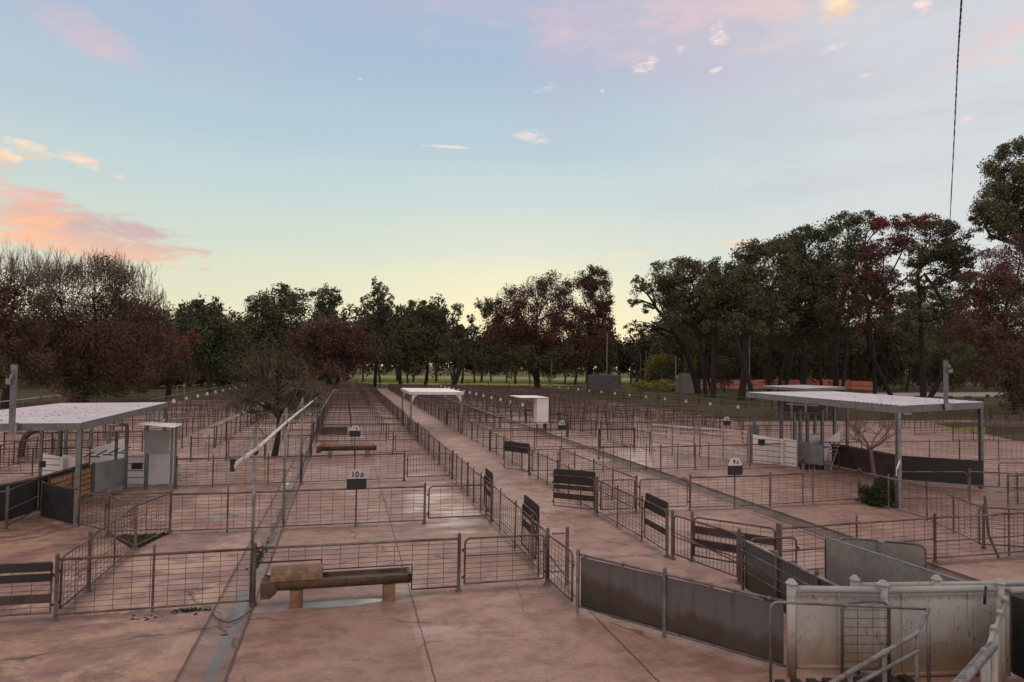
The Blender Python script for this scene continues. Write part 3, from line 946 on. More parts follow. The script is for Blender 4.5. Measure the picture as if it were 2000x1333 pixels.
far_y = steps(36.6, 114, 4.7)
run(3.93, [24.65, 28.2] + [31.8] + far_y, 'left lane fence')
run(7.05, [26.3, 29.5, 32.6] + steps(37.4, 114, 4.7), 'right lane fence')
rows(-1.40, 3.90, far_y, 'pens left of the wet lane', 2.22)
rows(7.10, 12.9, [32.6] + steps(37.6, 114, 4.7), 'pens right of the wet lane', 9.4)
run(-6.10, [35.4, 38.2] + steps(41.5, 112, 4.7), 'right fence of the left walkway')
run(-8.55, steps(36.0, 112, 4.7), 'left fence of the left walkway')
rows(-6.05, -1.6, steps(38.2, 112, 4.7), 'pens behind the small tree', -3.2)
rows(-12.4, -8.6, steps(40.0, 112, 4.7), 'pens beyond the left walkway')
run(14.86, [30.8, 32.6] + steps(37.4, 112, 4.7), 'fence right of the white corrugated cabinet')
rows(12.9, 14.8, [32.5, 38.0, 42.7, 47.4], 'short pens right of the drain')
run(18.8, steps(41.7, 112, 4.7), 'second long fence right of the cabinet')
run(22.1, steps(36.2, 112, 4.7), 'third long fence right of the cabinet')
rows(14.95, 18.7, steps(36.5, 110, 4.7), 'pens behind the silver cattle rails')
rows(22.2, 30.2, steps(34.0, 105, 6.4), 'wide pens at the right')
rows(-22.5, -12.6, steps(42.0, 70, 6.4), 'wide pens beyond the left shed')
run(-12.45, [28.9, 33.5, 38.3, 43.0], 'fence behind the left shed')


# the many further rows that merge in the distance: one mass
mb = MB()
def far_row(x0, x1, y):
    for z in (0.10, 0.40, 0.70, 0.97):
        mb.tube((x0, y, z), (x1, y, z), 0.017 if z > 0.9 else 0.009, 4, False)
    n = max(1, round((x1 - x0) / 1.9))
    for k in range(n + 1):
        mb.tube((x0 + (x1 - x0) * k / n, y, 0), (x0 + (x1 - x0) * k / n, y, 1.02), 0.021, 5, False)
for x0, x1, ya in ((-1.4, 3.9, 58), (7.1, 12.9, 49), (-6.0, -1.6, 54), (14.95, 18.7, 43), (18.9, 22.0, 38), (22.2, 30.2, 37.2), (-12.3, -8.6, 52)):
    y = ya + 0.03
    while y < 112:
        far_row(x0, x1, y)
        y += 2.35 if x0 < 20 else 3.2
for x, ya in ((10.3, 44), (16.9, 47), (26.4, 41), (24.3, 41), (-3.6, 50)):
    for z in (0.10, 0.40, 0.70, 0.97):
        mb.tube((x, ya, z), (x, 112, z), 0.017 if z > 0.9 else 0.009, 4, False)
    y = ya
    while y < 112:
        mb.tube((x, y, 0), (x, y, 1.02), 0.021, 5, False)
        y += 2.35
single('distant_fences', mb, 'far_rust', kind='stuff')


# --- tagged walkway fences far off
def tag_fence(x, y0, y1, label, n_tags, z_top=1.66, side=1):
    t = Thing('walkway_fence', label, 'fence', (x, y0, 0), 'tall tagged fences of the selling walkways')
    L = y1 - y0
    r = MB().tube((x, y0, z_top), (x, y1, z_top), 0.024, 5)
    t.part('top_rail', r, 'rust_pipe')
    t.part('lower_rail', MB().tube((x, y0, 0.62), (x, y1, 0.62), 0.020, 5), 'rust_pipe')
    n = int(L / 2.3)
    for k in range(n + 1):
        y = y0 + L * k / n
        t.part('post', MB().tube((x, y, 0), (x, y, z_top + 0.02), 0.026, 5), 'rust_pipe')
    w = MB()
    for z in (0.8, 0.98, 1.16, 1.34, 1.5):
        w.tube((x, y0, z), (x, y1, z), 0.007, 3, False)
    t.part('wire_strand', w, 'far_rust')
    for k in range(n_tags):
        y = y0 + 2.0 + (L - 4) * k / max(1, n_tags - 1)
        c = (x - 0.03 * side, y)
        out = [(c[0] - 0.125, c[1] - 0.03, 1.10), (c[0] + 0.125, c[1] - 0.03, 1.10), (c[0] + 0.08, c[1] - 0.03, 1.36), (c[0] - 0.08, c[1] - 0.03, 1.36)]
        t.part('number_tag', MB().prism(out, (0, 0.012, 0)), 'sign_white')
    return t


tag_fence(13.5, 44.5, 98, 'tall rail fence with white tags behind the white corrugated cabinet', 14)
tag_fence(30.6, 45.5, 104, 'tall rail fence with white tags in front of the pine trunks', 14)
tag_fence(-12.45, 48.5, 98, 'tall rail fence with white tags beyond the left walkway', 12, side=-1)
t = Thing('portal_frame', 'pale pipe portal frame standing above the left tagged fence', 'frame', D(345, 790, 60))
a, b_ = D(345, 790, 62), D(359, 788, 62)
t.part('post', MB().tube((a.x, 62, 0), (a.x, 62, D(345, 754, 62).z), 0.035, 6), 'galv_pipe')
t.part('post', MB().tube((b_.x, 62, 0), (b_.x, 62, D(359, 752, 62).z), 0.045, 6), 'galv_pipe')
t.part('crossbar', MB().tube((a.x, 62, D(345, 754, 62).z), (b_.x, 62, D(359, 753, 62).z), 0.035, 6), 'galv_pipe')
# catwalk beams in the far right pens and left edge rails
for (x, y0, y1, lab) in ((26.4, 40, 100, 'long timber catwalk beam through the wide right pens'), (10.3, 44, 100, 'long timber catwalk beam through the pens right of the lane')):
    t = Thing('catwalk', lab, 'catwalk', (x, y0, 0))
    t.part('deck', MB().box((x, (y0 + y1) / 2, 0.72), (0.42, y1 - y0, 0.07)), 'far_rust')
    mb = MB()
    for k in range(13):
        mb.box((x, y0 + 0.4 + (y1 - y0 - 0.8) * k / 12, 0.343), (0.07, 0.07, 0.684))
    t.part('stump', mb, 'far_rust')
t = Thing('rail_fence', 'pale pipe rail fence at the far left above the shed roof', 'fence', (-22, 48, 0))
a, b_ = D(-60, 792, 50), D(118, 772, 58)
t.part('top_rail', MB().tube(a, b_, 0.035, 6), 'white_pipe')
for q in (0.05, 0.3, 0.55, 0.8, 1.0):
    p = a.lerp(b_, q)
    t.part('post', MB().tube((p.x, p.y, 0), p, 0.03, 6), 'rust_pipe')
for z in (0.4, 0.75, 1.05):
    t.part('lower_rail', MB().tube((a.x, a.y, z), (b_.x, b_.y, z), 0.02, 5), 'far_rust')
for k, (px, py) in enumerate(((75, 762), (81, 758), (37, 755))):
    p = D(px, py, 56)
    single('pipe_post', MB().tube((p.x, 56, 0), p, 0.05, 6), 'rust_pipe',
           ('weathered pipe post left of the bare bush at the far left', 'thinner pipe post next to the weathered one at the far left', 'slim pipe post beside the lamp pole of the left shed')[k], 'post')

# --- silver cattle rails beside the right drafting unit
def cattle(p0, p1, label, rounded_end):
    L = math.hypot(p1[0] - p0[0], p1[1] - p0[1])
    t = local_thing('cattle_rail_panel', label, 'fence panel', p0, p1, 'silver cattle rails')
    for k in range(7):
        z = 0.12 + 1.28 * k / 6
        t.part('rail', MB().tube((0, 0, z), (L, 0, z), 0.032, 6), 'white_pipe')
    for x in (0.0, L * 0.5, L):
        t.part('post', MB().tube((x, 0, 0), (x, 0, 1.44), 0.032, 6), 'galv_pipe')
    return t


cattle((14.92, 30.7), (16.22, 28.85), 'silver many railed cattle panel, farther of two', 1)
cattle((16.38, 28.6), (17.75, 26.8), 'silver many railed cattle panel touching the white drafting unit', 0)

# ------------------------------------------------------------------ signs
def text_mesh(body, size, mat):
    cu = bpy.data.curves.new('lettering', 'FONT')
    cu.body = body
    cu.size = size
    cu.align_x = 'CENTER'
    cu.align_y = 'CENTER'
    cu.offset = 0.012 * size * 2.0
    cu.extrude = 0.0015
    o = bpy.data.objects.new('tmp', cu)
    C.objects.link(o)
    dg = bpy.context.evaluated_depsgraph_get()
    me = bpy.data.meshes.new_from_object(o.evaluated_get(dg))
    bpy.data.objects.remove(o)
    me.materials.clear()
    me.materials.append(M[mat])
    me.name = 'lettering'
    return me


def pen_sign(x, y, num, let, label, top=1.46, w=0.50, base_z=0.0):
    t = Thing('pen_sign', label, 'sign', (x, y, 0), 'numbered pen signs')
    zb = top - 0.50
    t.part('post', MB().tube((x, y, 0), (x, y, zb + 0.05), 0.022, 7), 'rust_pipe')
    yb = y - 0.035
    h = w / 2
    r = 0.03
    out = [(x - h + r, yb, zb), (x + h - r, yb, zb), (x + h, yb, zb + r), (x + h, yb, zb + 0.28), (x - h, yb, zb + 0.28), (x - h, yb, zb + r)]
    board = t.part('black_board', MB().prism(out, (0, 0.02, 0)), 'black')
    out = [(x - h + 0.02, yb - 0.004, zb + 0.282), (x + h - 0.02, yb - 0.004, zb + 0.282), (x + h - 0.12, yb - 0.004, zb + 0.51), (x - h + 0.12, yb - 0.004, zb + 0.51)]
    top_b = t.part('white_board', MB().prism(out, (0, 0.02, 0)), 'sign_white')
    wn = 0.095 * len(num)
    for body, size, dx, dz in ((num, 0.20, -0.045, 0.0), (let, 0.155, wn * 0.62 + 0.016, -0.018)):
        o = link('lettering', text_mesh(body, size, 'ink'), top_b)
        o.location = (dx, yb - 0.0085 - y, zb + 0.385 + dz)
        o.rotation_euler = (PI / 2, 0, 0)
    return t


pen_sign(0.35, 17.78, '10', 'B', 'black and white sign reading 10B, nearest of the pen signs')
pen_sign(0.49, 31.55, '6', 'B', 'black and white sign reading 6B above the second trough', top=1.36)
pen_sign(11.47, 17.98, '9', 'A', 'black and white sign reading 9A beside the right drain', top=1.53)
pen_sign(11.15, 33.6, '4', 'A', 'black and white sign reading 4A near the white corrugated cabinet', top=1.36, w=0.44)
pen_sign(22.09, 35.5, '5', 'A', 'black and white sign reading 5A left of the right shed', top=1.38, w=0.48)

# ------------------------------------------------------------------ troughs
def trough(cx, cy, L, label, lid_frac=0.34, group='concrete water troughs'):
    t = Thing('water_trough', label, 'trough', (cx, cy, 0), group)
    x0, x1 = cx - L / 2, cx + L / 2
    ro, ri = 0.235, 0.185
    zc = 0.46
    n = 12
    body = MB()
    outer = [(ro * math.cos(PI + PI * k / n), ro * math.sin(PI + PI * k / n) * 0.86) for k in range(n + 1)]
    inner = [(ri * math.cos(PI + PI * k / n), ri * math.sin(PI + PI * k / n) * 0.86) for k in range(n + 1)]
    for k in range(n):
        for ring, flip in ((outer, 0), (inner, 1)):
            (a, za), (b_, zb) = ring[k], ring[k + 1]
            q = [(x0, cy + a, zc + za), (x0, cy + b_, zc + zb), (x1, cy + b_, zc + zb), (x1, cy + a, zc + za)]
            body.quad(*(q[::-1] if flip else q))
    for sgn in (-1, 1):
        body.quad((x0, cy + sgn * ro, zc), (x0, cy + sgn * ri, zc), (x1, cy + sgn * ri, zc), (x1, cy + sgn * ro, zc))
    for xe in (x0, x1):
        body.prism([(xe, cy + a, zc + za) for a, za in outer], (0.06 if xe == x0 else -0.06, 0, 0))
    # drain box at the left end
    body.prism([(x0 - 0.02, cy - 0.26, 0.20), (x0 + 0.14, cy - 0.26, 0.20), (x0 + 0.24, cy - 0.245, 0.28), (x0 + 0.24, cy - 0.245, 0.47), (x0 - 0.02, cy - 0.26, 0.47)], (0, 0.3, 0))
    t.part('basin', body, 'trough_side')
    t.part('water_surface', MB().quad((x0 + 0.06, cy - 0.165, zc - 0.07), (x1 - 0.06, cy - 0.165, zc - 0.07), (x1 - 0.06, cy + 0.165, zc - 0.07), (x0 + 0.06, cy + 0.165, zc - 0.07)), 'water')
    lx0, lx1 = x0 + 0.13, x0 + 0.13 + L * lid_frac
    arc = [(cy + 0.225 * math.cos(PI * k / 10), zc + 0.012 + 0.20 * math.sin(PI * k / 10)) for k in range(11)]
    t.part('lid', MB().prism([(lx0, y, z) for y, z in arc], (lx1 - lx0, 0, 0)), 'concrete_block')
    for q in (0.22, 0.85):
        xb = x0 + L * q
        t.part('support_block', MB().box((xb, cy, 0.145), (0.20, 0.42, 0.29)), 'concrete_block')
    return t


trough(-0.03, 12.32, 2.52, 'front concrete trough with a rounded lid on two blocks, wet ground beneath')
trough(0.15, 31.3, 2.62, 'second concrete trough with a rounded lid below the sign 6B', 0.30)
t = Thing('water_trough', 'dark low trough lying at the gutter behind the second trough', 'trough', (-0.55, 40.9, 0), 'concrete water troughs')
t.part('basin', MB().prism([(-1.3, 40.7, 0.0), (-1.3, 41.2, 0.0), (-1.3, 41.15, 0.42), (-1.3, 40.75, 0.42)], (1.5, 0, 0)), 'rust_board')
t.part('lid', MB().box((-0.55, 40.95, 0.44), (1.56, 0.5, 0.03)), 'far_rust')

# ------------------------------------------------------------------ overhead water pipe on poles
mb = MB()
pts = [(-1.70, 11.45, 2.54), (-1.46, 12.5, 2.70), (-1.44, 17.8, 2.68), (-1.42, 24.4, 2.60), (-1.38, 31, 2.52), (-1.32, 38, 2.42), (-1.28, 42, 2.15)]
t = Thing('overhead_pipe', 'long chalky white water pipe hung above the gutter', 'pipe', (-1.45, 12.4, 0))
t.part('pipe_run', mb.path(pts, 0.036, 10), 'white_pipe', smooth=True)
jn = MB()
for a, b_ in zip(pts, pts[1:]):
    for q in (0.0, 0.5):
        p = Vector(a).lerp(Vector(b_), q)
        d = (Vector(b_) - Vector(a)).normalized()
        jn.tube(p - d * 0.05, p + d * 0.05, 0.046, 10)
t.part('coupling', jn, 'white_pipe')
t.part('end_valve', MB().tube((-1.71, 11.42, 2.46), (-1.71, 11.42, 2.63), 0.038, 8).tube((-1.71, 11.42, 2.62), (-1.71, 11.42, 2.66), 0.048, 8), 'clutter')
POLE = 'steel poles carrying the overhead pipe'
for k, (y, lab) in enumerate(((12.46, 'nearest steel pole of the overhead pipe, at the front fence'), (17.9, 'second steel pole of the overhead pipe, at the 10B row'),
                              (24.4, 'third steel pole of the overhead pipe'), (31.6, 'fourth steel pole of the overhead pipe'), (36.8, 'fifth steel pole of the overhead pipe'), (41.5, 'farthest steel pole of the overhead pipe'))):
    x = -1.50 if k == 0 else -1.45 + 0.012 * k
    zt = 3.12 - 0.06 * k
    t = Thing('pipe_pole', lab, 'pole', (x, y, 0), POLE)
    t.part('pole', MB().tube((x, y, 0), (x - 0.0, y, zt), 0.030, 8), 'galv_pipe', smooth=True)
    zp = 2.66 - 0.05 * max(0, k - 1)
    t.part('clamp', MB().box((x, y, zp - 0.01), (0.10, 0.07, 0.11)), 'clutter')
    t.part('stay_rod', MB().tube((x, y, zt - 0.01), (x - 0.03, y - (1.25 if k == 0 else 2.6), zp - (0.05 if k else 0.0)), 0.011, 5), 'galv_pipe')
    ny = y + 3.0
    sag = [(x, y + 3.0 * q, zt - 0.02 - (zt - zp) * (0.2 + 0.8 * q) * (1.3 - 0.35 * q) * min(1, q * 3)) for q in (0, 0.2, 0.4, 0.6, 0.8, 1)]
    t.part('stay_chain', MB().path(sag, 0.008, 4), 'rust_wire')
# inclined drop pipe beyond and pipe along the gutter fence
t = Thing('overhead_pipe', 'second pale rail pipe following the gutter among the far pens', 'pipe', (-1.1, 44, 0))
pp = [D(626, 803, 40.5), D(648, 768, 62), D(655, 760, 85)]
t.part('pipe_run', MB().path(pp, 0.045, 6), 'rust_pipe')
for q in (0.0, 0.2, 0.4, 0.6, 0.8, 1.0):
    p = pp[0].lerp(pp[1], q)
    t.part('post', MB().tube((p.x, p.y, 0), p, 0.032, 5), 'rust_pipe')
p = D(655, 765, 80)
t = Thing('tank_stand', 'small grey tank on legs where the gutter meets the trees', 'tank', (p.x, 80, 0))
t.part('tank', MB().box((p.x, 80, p.z - 0.2), (0.75, 0.7, 0.75)), 'plate')
for sx in (-1, 1):
    t.part('leg', MB().tube((p.x + sx * 0.3, 80, 0), (p.x + sx * 0.3, 80, p.z - 0.57), 0.05, 5), 'far_rust')
# leaning rusty sheet by the gutter
a, b_ = D(616, 827, 41), D(624, 812, 43)
single('sheet_metal', MB().prism([(a.x, 41, 0.02), (b_.x + 0.25, 43, 0.02), (b_.x + 0.25, 43.0, 1.5), (a.x + 0.02, 41, 0.75)], (0.02, 0, 0)), 'rust_board', 'leaning rusty metal sheet beside the far gutter', 'metal sheet')

# leaves caught in the gutter, droppings in the lane
def scatter(name, mat, pts, r0, r1, kind='stuff'):
    mb = MB()
    for x, y, z in pts:
        r = random.uniform(r0, r1)
        a = random.uniform(0, PI)
        n = 5
        base = len(mb.v)
        for k in range(n):
            t_ = a + 2 * PI * k / n
            q = r * random.uniform(0.6, 1.2)
            mb.v.append((x + q * math.cos(t_), y + q * math.sin(t_), z))
        mb.v.append((x, y, z + r * 0.6))
        for k in range(n):
            mb.f.append((base + k, base + (k + 1) % n, base + n))
    return single(name, mb, mat, kind=kind)


pts = []
for _ in range(420):
    c = random.choice(((1080, 985, 45, 22), (1130, 975, 40, 18), (1040, 960, 50, 18), (1100, 1010, 60, 12), (1010, 950, 40, 14), (1190, 1000, 20, 10)))
    p = G(random.gauss(c[0], c[2]), random.gauss(c[1], c[3]))
    if 4.1 < p.x < 6.9:
        pts.append((p.x, p.y, 0.002))
scatter('droppings', 'clutter', pts, 0.008, 0.024)
pts = [(random.gauss(-1.74, 0.07), random.gauss(15.6, 0.45), -0.062) for _ in range(120)] + [(random.gauss(-1.74, 0.08), random.gauss(33, 2.5), -0.062) for _ in range(40)]
pts += [(random.uniform(-3.3, -2.1), random.gauss(12.2, 0.06), 0.0) for _ in range(14)]
scatter('leaf_litter', 'bark', pts, 0.015, 0.05)
scatter('pebbles', 'concrete', [(random.uniform(-9, 9), random.uniform(9.5, 30), 0.0) for _ in range(500)], 0.004, 0.012)
# dished kerb cover and curved grate lip over the front gutter
t = Thing('gutter_cover', 'curved dark lip of the gutter under the left front fence panel', 'drain cover', (-1.75, 12.1, 0))
mb = MB()
arc = []
for k in range(9):
    q = k / 8
    arc.append((-2.06 + 0.60 * q, 12.12 - 0.28 * math.sin(PI * q), 0.004 - 0.055 * math.sin(PI * q)))
t.part('lip', MB().path(arc, 0.009, 5), 'clutter')
t.part('grate_slot', MB().box((-1.74, 11.35, -0.066), (0.10, 0.035, 0.008)), 'clutter')

# ------------------------------------------------------------------ long rubber belt panel (front right)
p0, p1 = Vector((3.97, 10.98)), Vector((6.02, 8.18))
t = Thing('belting_panel', 'long grey rubber belt panel hung on a pipe fence beside the cream steel race', 'fence panel', (p0.x, p0.y, 0))
d = (p1 - p0).normalized()
nrm = Vector((d.y, -d.x))
L = (p1 - p0).length


def along(q, z, off=0.0):
    p = p0.lerp(p1, q)
    return (p.x - nrm.x * off, p.y - nrm.y * off, z)


t.part('top_rail', MB().tube(along(-0.01, 0.98), along(1.0, 0.98), 0.024, 8), 'galv_pipe', smooth=True)
t.part('bottom_rail', MB().tube(along(0, 0.10), along(1.0, 0.10), 0.018, 8), 'galv_pipe', smooth=True)
mb = MB()
nn = 40
rows_ = []
for i in range(nn + 1):
    q = 0.012 + 0.976 * i / nn
    wv = 0.012 * math.sin(q * 21) + 0.008 * math.sin(q * 47 + 1)
    rows_.append([along(q, z, 0.035 + wv * s_) for z, s_ in ((0.07, 1.0), (0.35, 0.8), (0.65, 0.6), (0.935 - 0.012 * abs(math.sin(q * 15)), 0.3))])
for i in range(nn):
    for j in range(3):
        mb.quad(rows_[i][j], rows_[i + 1][j], rows_[i + 1][j + 1], rows_[i][j + 1])
for i in range(nn):
    for j in range(3):
        sh = lambda p: (p[0] + nrm.x * 0.01, p[1] + nrm.y * 0.01, p[2])
        mb.quad(sh(rows_[i][j + 1]), sh(rows_[i + 1][j + 1]), sh(rows_[i + 1][j]), sh(rows_[i][j]))
t.part('rubber_belt', mb, 'belting', smooth=True)
for q, hh in ((0.0, 1.06), (0.47, 1.06)):
    a = along(q, 0)
    m_ = MB().tube((a[0], a[1], 0), (a[0], a[1], hh), 0.033, 8).cap((a[0], a[1], hh), 0.032, 0.03, 8)
    t.part('post', m_, 'galv_pipe')
mb = MB()
for q in (0.03, 0.24, 0.47, 0.68, 0.78, 0.93):
    mb.tube(along(q, 0.98), along(q + 0.012, 0.98), 0.031, 8)
    a, b_ = along(q + 0.006, 0.86, 0.045), along(q + 0.006, 1.0, 0.045)
    mb.tube(a, b_, 0.012, 5)
t.part('strap', mb, 'galv_pipe')

# ------------------------------------------------------------------ cream steel race (front right)
PA, PB, PC = Vector((6.04, 8.08)), Vector((7.27, 7.78)), Vector((8.98, 7.52))


def cream_post(t, p, h=1.26, r=0.062):
    mb = MB().tube((p.x, p.y, 0), (p.x, p.y, h), r, 14)
    o = t.part('post', mb, 'cream', smooth=False)
    for pl in o.data.polygons:
        pl.use_smooth = len(pl.vertices) == 4
    t.part('cap', MB().cap((p.x, p.y, h), r, 0.068, 14), 'cream', parent=o, smooth=True)


t = Thing('steel_race', 'cream painted steel sheet race with domed post caps in the front right corner', 'race', (PA.x, PA.y, 0))
for p in (PA, PB, PC):
    cream_post(t, p)
for a, b_ in ((PA, PB), (PB, PC)):
    t.part('top_rail', MB().tube((a.x, a.y, 1.19), (b_.x, b_.y, 1.19), 0.046, 12), 'cream', smooth=True)
dab = (PB - PA).normalized()
q0, q1 = PA + dab * 0.07, PB - dab * 0.05
t.part('sheet', MB().wall(q0, q0 + dab * 0.56, 0.17, 1.15, 0.012), 'cream')
t.part('sheet', MB().wall(q0 + dab * 0.575, q1, 0.17, 1.15, 0.012), 'cream')
t.part('bottom_rail', MB().tube((q0.x, q0.y, 0.14), (q1.x, q1.y, 0.14), 0.035, 10), 'cream', smooth=True)
t.part('stiffener', MB().box(((q0 + dab * 0.57).x, (q0 + dab * 0.57).y - 0.02, 0.66), (0.035, 0.02, 0.98), math.atan2(dab.y, dab.x)), 'cream')
dbc = (PC - PB).normalized()
q0, q1 = PB + dbc * 0.07, PC - dbc * 0.03
for s0, s1 in ((0.0, 0.12), (0.135, 0.72), (0.735, 1.0)):
    a, b_ = q0.lerp(q1, s0), q0.lerp(q1, s1)
    t.part('sheet', MB().wall(a, b_, 0.05, 1.15, 0.012), 'cream')
for s0 in (0.128, 0.728):
    a = q0.lerp(q1, s0)
    t.part('stiffener', MB().box((a.x, a.y - 0.022, 0.6), (0.05, 0.022, 1.1), math.atan2(dbc.y, dbc.x)), 'cream')
t.part('bottom_rail', MB().tube((q0.x, q0.y, 0.04), (q1.x, q1.y, 0.04), 0.035, 10), 'cream', smooth=True)
# back side of the race
t2 = Thing('steel_race_wall', 'second cream rail and capped posts just behind the front cream race', 'race', (6.95, 8.45, 0))
QA, QB, QC = Vector((7.02, 8.02)), Vector((8.20, 7.80)), Vector((9.9, 7.62))
for p in (QA, QB):
    cream_post(t2, p, 1.27, 0.055)
t2.part('top_rail', MB().tube((QA.x, QA.y, 1.19), (QC.x, QC.y, 1.17), 0.042, 12), 'cream', smooth=True)
t2.part('sheet', MB().wall(QA, QB, 0.1, 1.15, 0.012), 'steel_sheet')
# dark rubber wall at the far right bottom
t = Thing('rubber_wall', 'dark rubber sheet wall below the rail at the right bottom edge', 'wall panel', (9.1, 7.4, 0))
t.part('sheet', MB().wall((9.10, 7.46), (11.2, 7.3), 0.05, 1.12, 0.02), 'belting')
t.part('sheet', MB().wall((9.08, 7.42), (9.0, 5.2), 0.05, 1.12, 0.02), 'rubber')
t.part('top_rail', MB().tube((9.10, 7.46, 1.17), (11.2, 7.3, 1.17), 0.045, 12), 'cream', smooth=True)
# edge-on padded gate leaves coming towards the camera
t = Thing('padded_gate', 'cream sheeted gate leaf with rounded pads seen edge on at the right bottom', 'gate', (8.95, 7.45, 0))
e0, e1 = Vector((8.93, 7.38)), Vector((6.95, 6.02))
de = (e1 - e0).normalized()
for k, (q, zt) in enumerate(((0.05, 1.16), (0.30, 1.13), (0.58, 1.12), (0.93, 1.10))):
    p = e0.lerp(e1, q)
    a = e0.lerp(e1, min(1.0, q + 0.05))
    t.part('pad', MB().path([(p.x, p.y, 0.10), (p.x, p.y, zt - 0.10), (p.x + de.x * 0.03, p.y + de.y * 0.03, zt - 0.03), (p.x + de.x * 0.07, p.y + de.y * 0.07, zt)], [0.05, 0.05, 0.045, 0.03], 10), 'cream', smooth=True)
t.part('sheet', MB().wall(e0, e1, 0.12, 1.06, 0.03), 'cream')
t.part('top_rail', MB().tube((e0.x, e0.y, 1.08), (e1.x, e1.y, 1.04), 0.022, 8), 'cream', smooth=True)
p = G(1925, 1175, 1.1)
t.part('handle', MB().tube((p.x - 0.02, p.y, 1.06), (p.x + 0.03, p.y + 0.02, 1.30), 0.018, 8), 'clutter', smooth=True)
# chained pipe rail, lowest right corner
t = Thing('pipe_rail', 'thick pipe rail wound with chain at the right bottom corner', 'rail', (7.3, 6.2, 0))
a, b_ = G(1940, 1262, 1.05), G(1850, 1365, 1.05)
t.part('pipe', MB().tube(a, b_, 0.048, 12), 'galv_pipe', smooth=True)
mb = MB()
dd = (b_ - a)
side = Vector((0, 0, 1)).cross(dd.normalized())
hp = []
for k in range(90):
    p = a + dd * (0.02 + 0.95 * k / 89)
    an = 0.9 + 0.55 * math.sin(k * 1.35)
    hp.append(p - side * (0.054 * math.cos(an)) + Vector((0, 0, 0.054 * math.sin(an))))
mb.path(hp, 0.0075, 5)
t.part('chain', mb, 'galv')
t.part('post', MB().tube((a.x, a.y, 0), (a.x, a.y, 1.02), 0.04, 10), 'cream')
t.part('post', MB().tube((b_.x, b_.y, 0), (b_.x, b_.y, 1.02), 0.04, 10), 'cream')

# handrail in front of the race
t = Thing('stair_handrail', 'bent galvanised pipe handrail in front of the cream race', 'handrail', (5.65, 7.95, 0))
h0, h1 = G(1505, 1176, 1.08), G(1813, 1190, 1.08)
hoop = [(h0.x, h0.y, 0.0), (h0.x, h0.y, 0.98)]
dv = (h1 - h0).normalized()
for k in range(4):
    a_ = PI / 2 * (k + 1) / 4
    hoop.append((h0.x + dv.x * 0.10 * (1 - math.cos(a_)), h0.y + dv.y * 0.10 * (1 - math.cos(a_)), 0.98 + 0.10 * math.sin(a_)))
hoop.append(tuple(h1))
t.part('hoop_rail', MB().path(hoop, 0.019, 10), 'galv_pipe', smooth=True)
pts = [h1, G(1790, 1238, 1.10), G(1745, 1293, 1.10), G(1690, 1334, 1.12), G(1600, 1400, 1.12)]
k1 = G(1790, 1238, 1.10)
k2 = G(1560, 1372, 1.10)
t.part('side_rail', MB().path([tuple(h1), tuple(k1), tuple(k2)], 0.024, 10), 'galv_pipe', smooth=True)
t.part('lower_rail', MB().tube((k1.x - 0.15, k1.y - 0.17, 0.98), (k2.x, k2.y, 0.98), 0.021, 10), 'galv_pipe', smooth=True)
for p, z in ((h1, 1.06), (k1, 1.08), (k1.lerp(k2, 0.32), 1.08), (k1.lerp(k2, 0.62), 1.08)):
    t.part('leg', MB().tube((p.x, p.y, 0), (p.x, p.y, z), 0.024, 10), 'galv_pipe', smooth=True)
mb = MB()
s0 = k1.lerp(k2, 0.30)
s1 = k1.lerp(k2, 0.345)
t.part('socket', MB().tube((s0.x, s0.y, 1.10), (s1.x, s1.y, 1.10), 0.031, 10), 'galv_pipe', smooth=True)
# a small hoop of mesh in front of the sheet
hA, hB = Vector((6.62, 7.80)), Vector((7.25, 7.66))
t = Thing('mesh_hoop_gate', 'small pipe hoop gate with wire mesh in front of the cream sheet', 'gate', (hA.x, hA.y, 0))
dh = (hB - hA)
fr = [(hA.x, hA.y, 0.05), (hA.x, hA.y, 0.98), (hA.x + dh.x * 0.14, hA.y + dh.y * 0.14, 1.06), (hA.x + dh.x * 0.7, hA.y + dh.y * 0.7, 1.09), (hA.x + dh.x * 0.92, hA.y + dh.y * 0.92, 1.06), (hB.x, hB.y, 0.98), (hB.x, hB.y, 0.05)]
t.part('frame', MB().path(fr, 0.022, 10), 'galv_pipe', smooth=True)
mb = MB()
for k in range(8):
    z = 0.16 + 0.80 * k / 7
    mb.tube((hA.x, hA.y - 0.0, z), (hB.x, hB.y, z), 0.004, 4, False)
for q in (0.33, 0.66):
    p = hA.lerp(hB, q)
    mb.tube((p.x, p.y, 0.06), (p.x, p.y, 1.06), 0.004, 4, False)
t.part('wire_mesh', mb, 'rust_wire')
# grating of planks at the foot of the race
t = Thing('floor_grating', 'dark slatted floor grating at the foot of the cream race', 'grating', (6.4, 7.6, 0))
mb = MB()
for k in range(9):
    mb.box((5.65 + 0.22 * k, 7.55 - 0.03 * k, 0.045), (0.12, 0.75, 0.05), -0.2)
t.part('slats', mb, 'rust_board')
t.part('bearer', MB().box((6.5, 7.78, 0.01), (1.9, 0.08, 0.02), -0.14).box((6.5, 7.2, 0.01), (1.9, 0.08, 0.02), -0.14), 'rust_board')

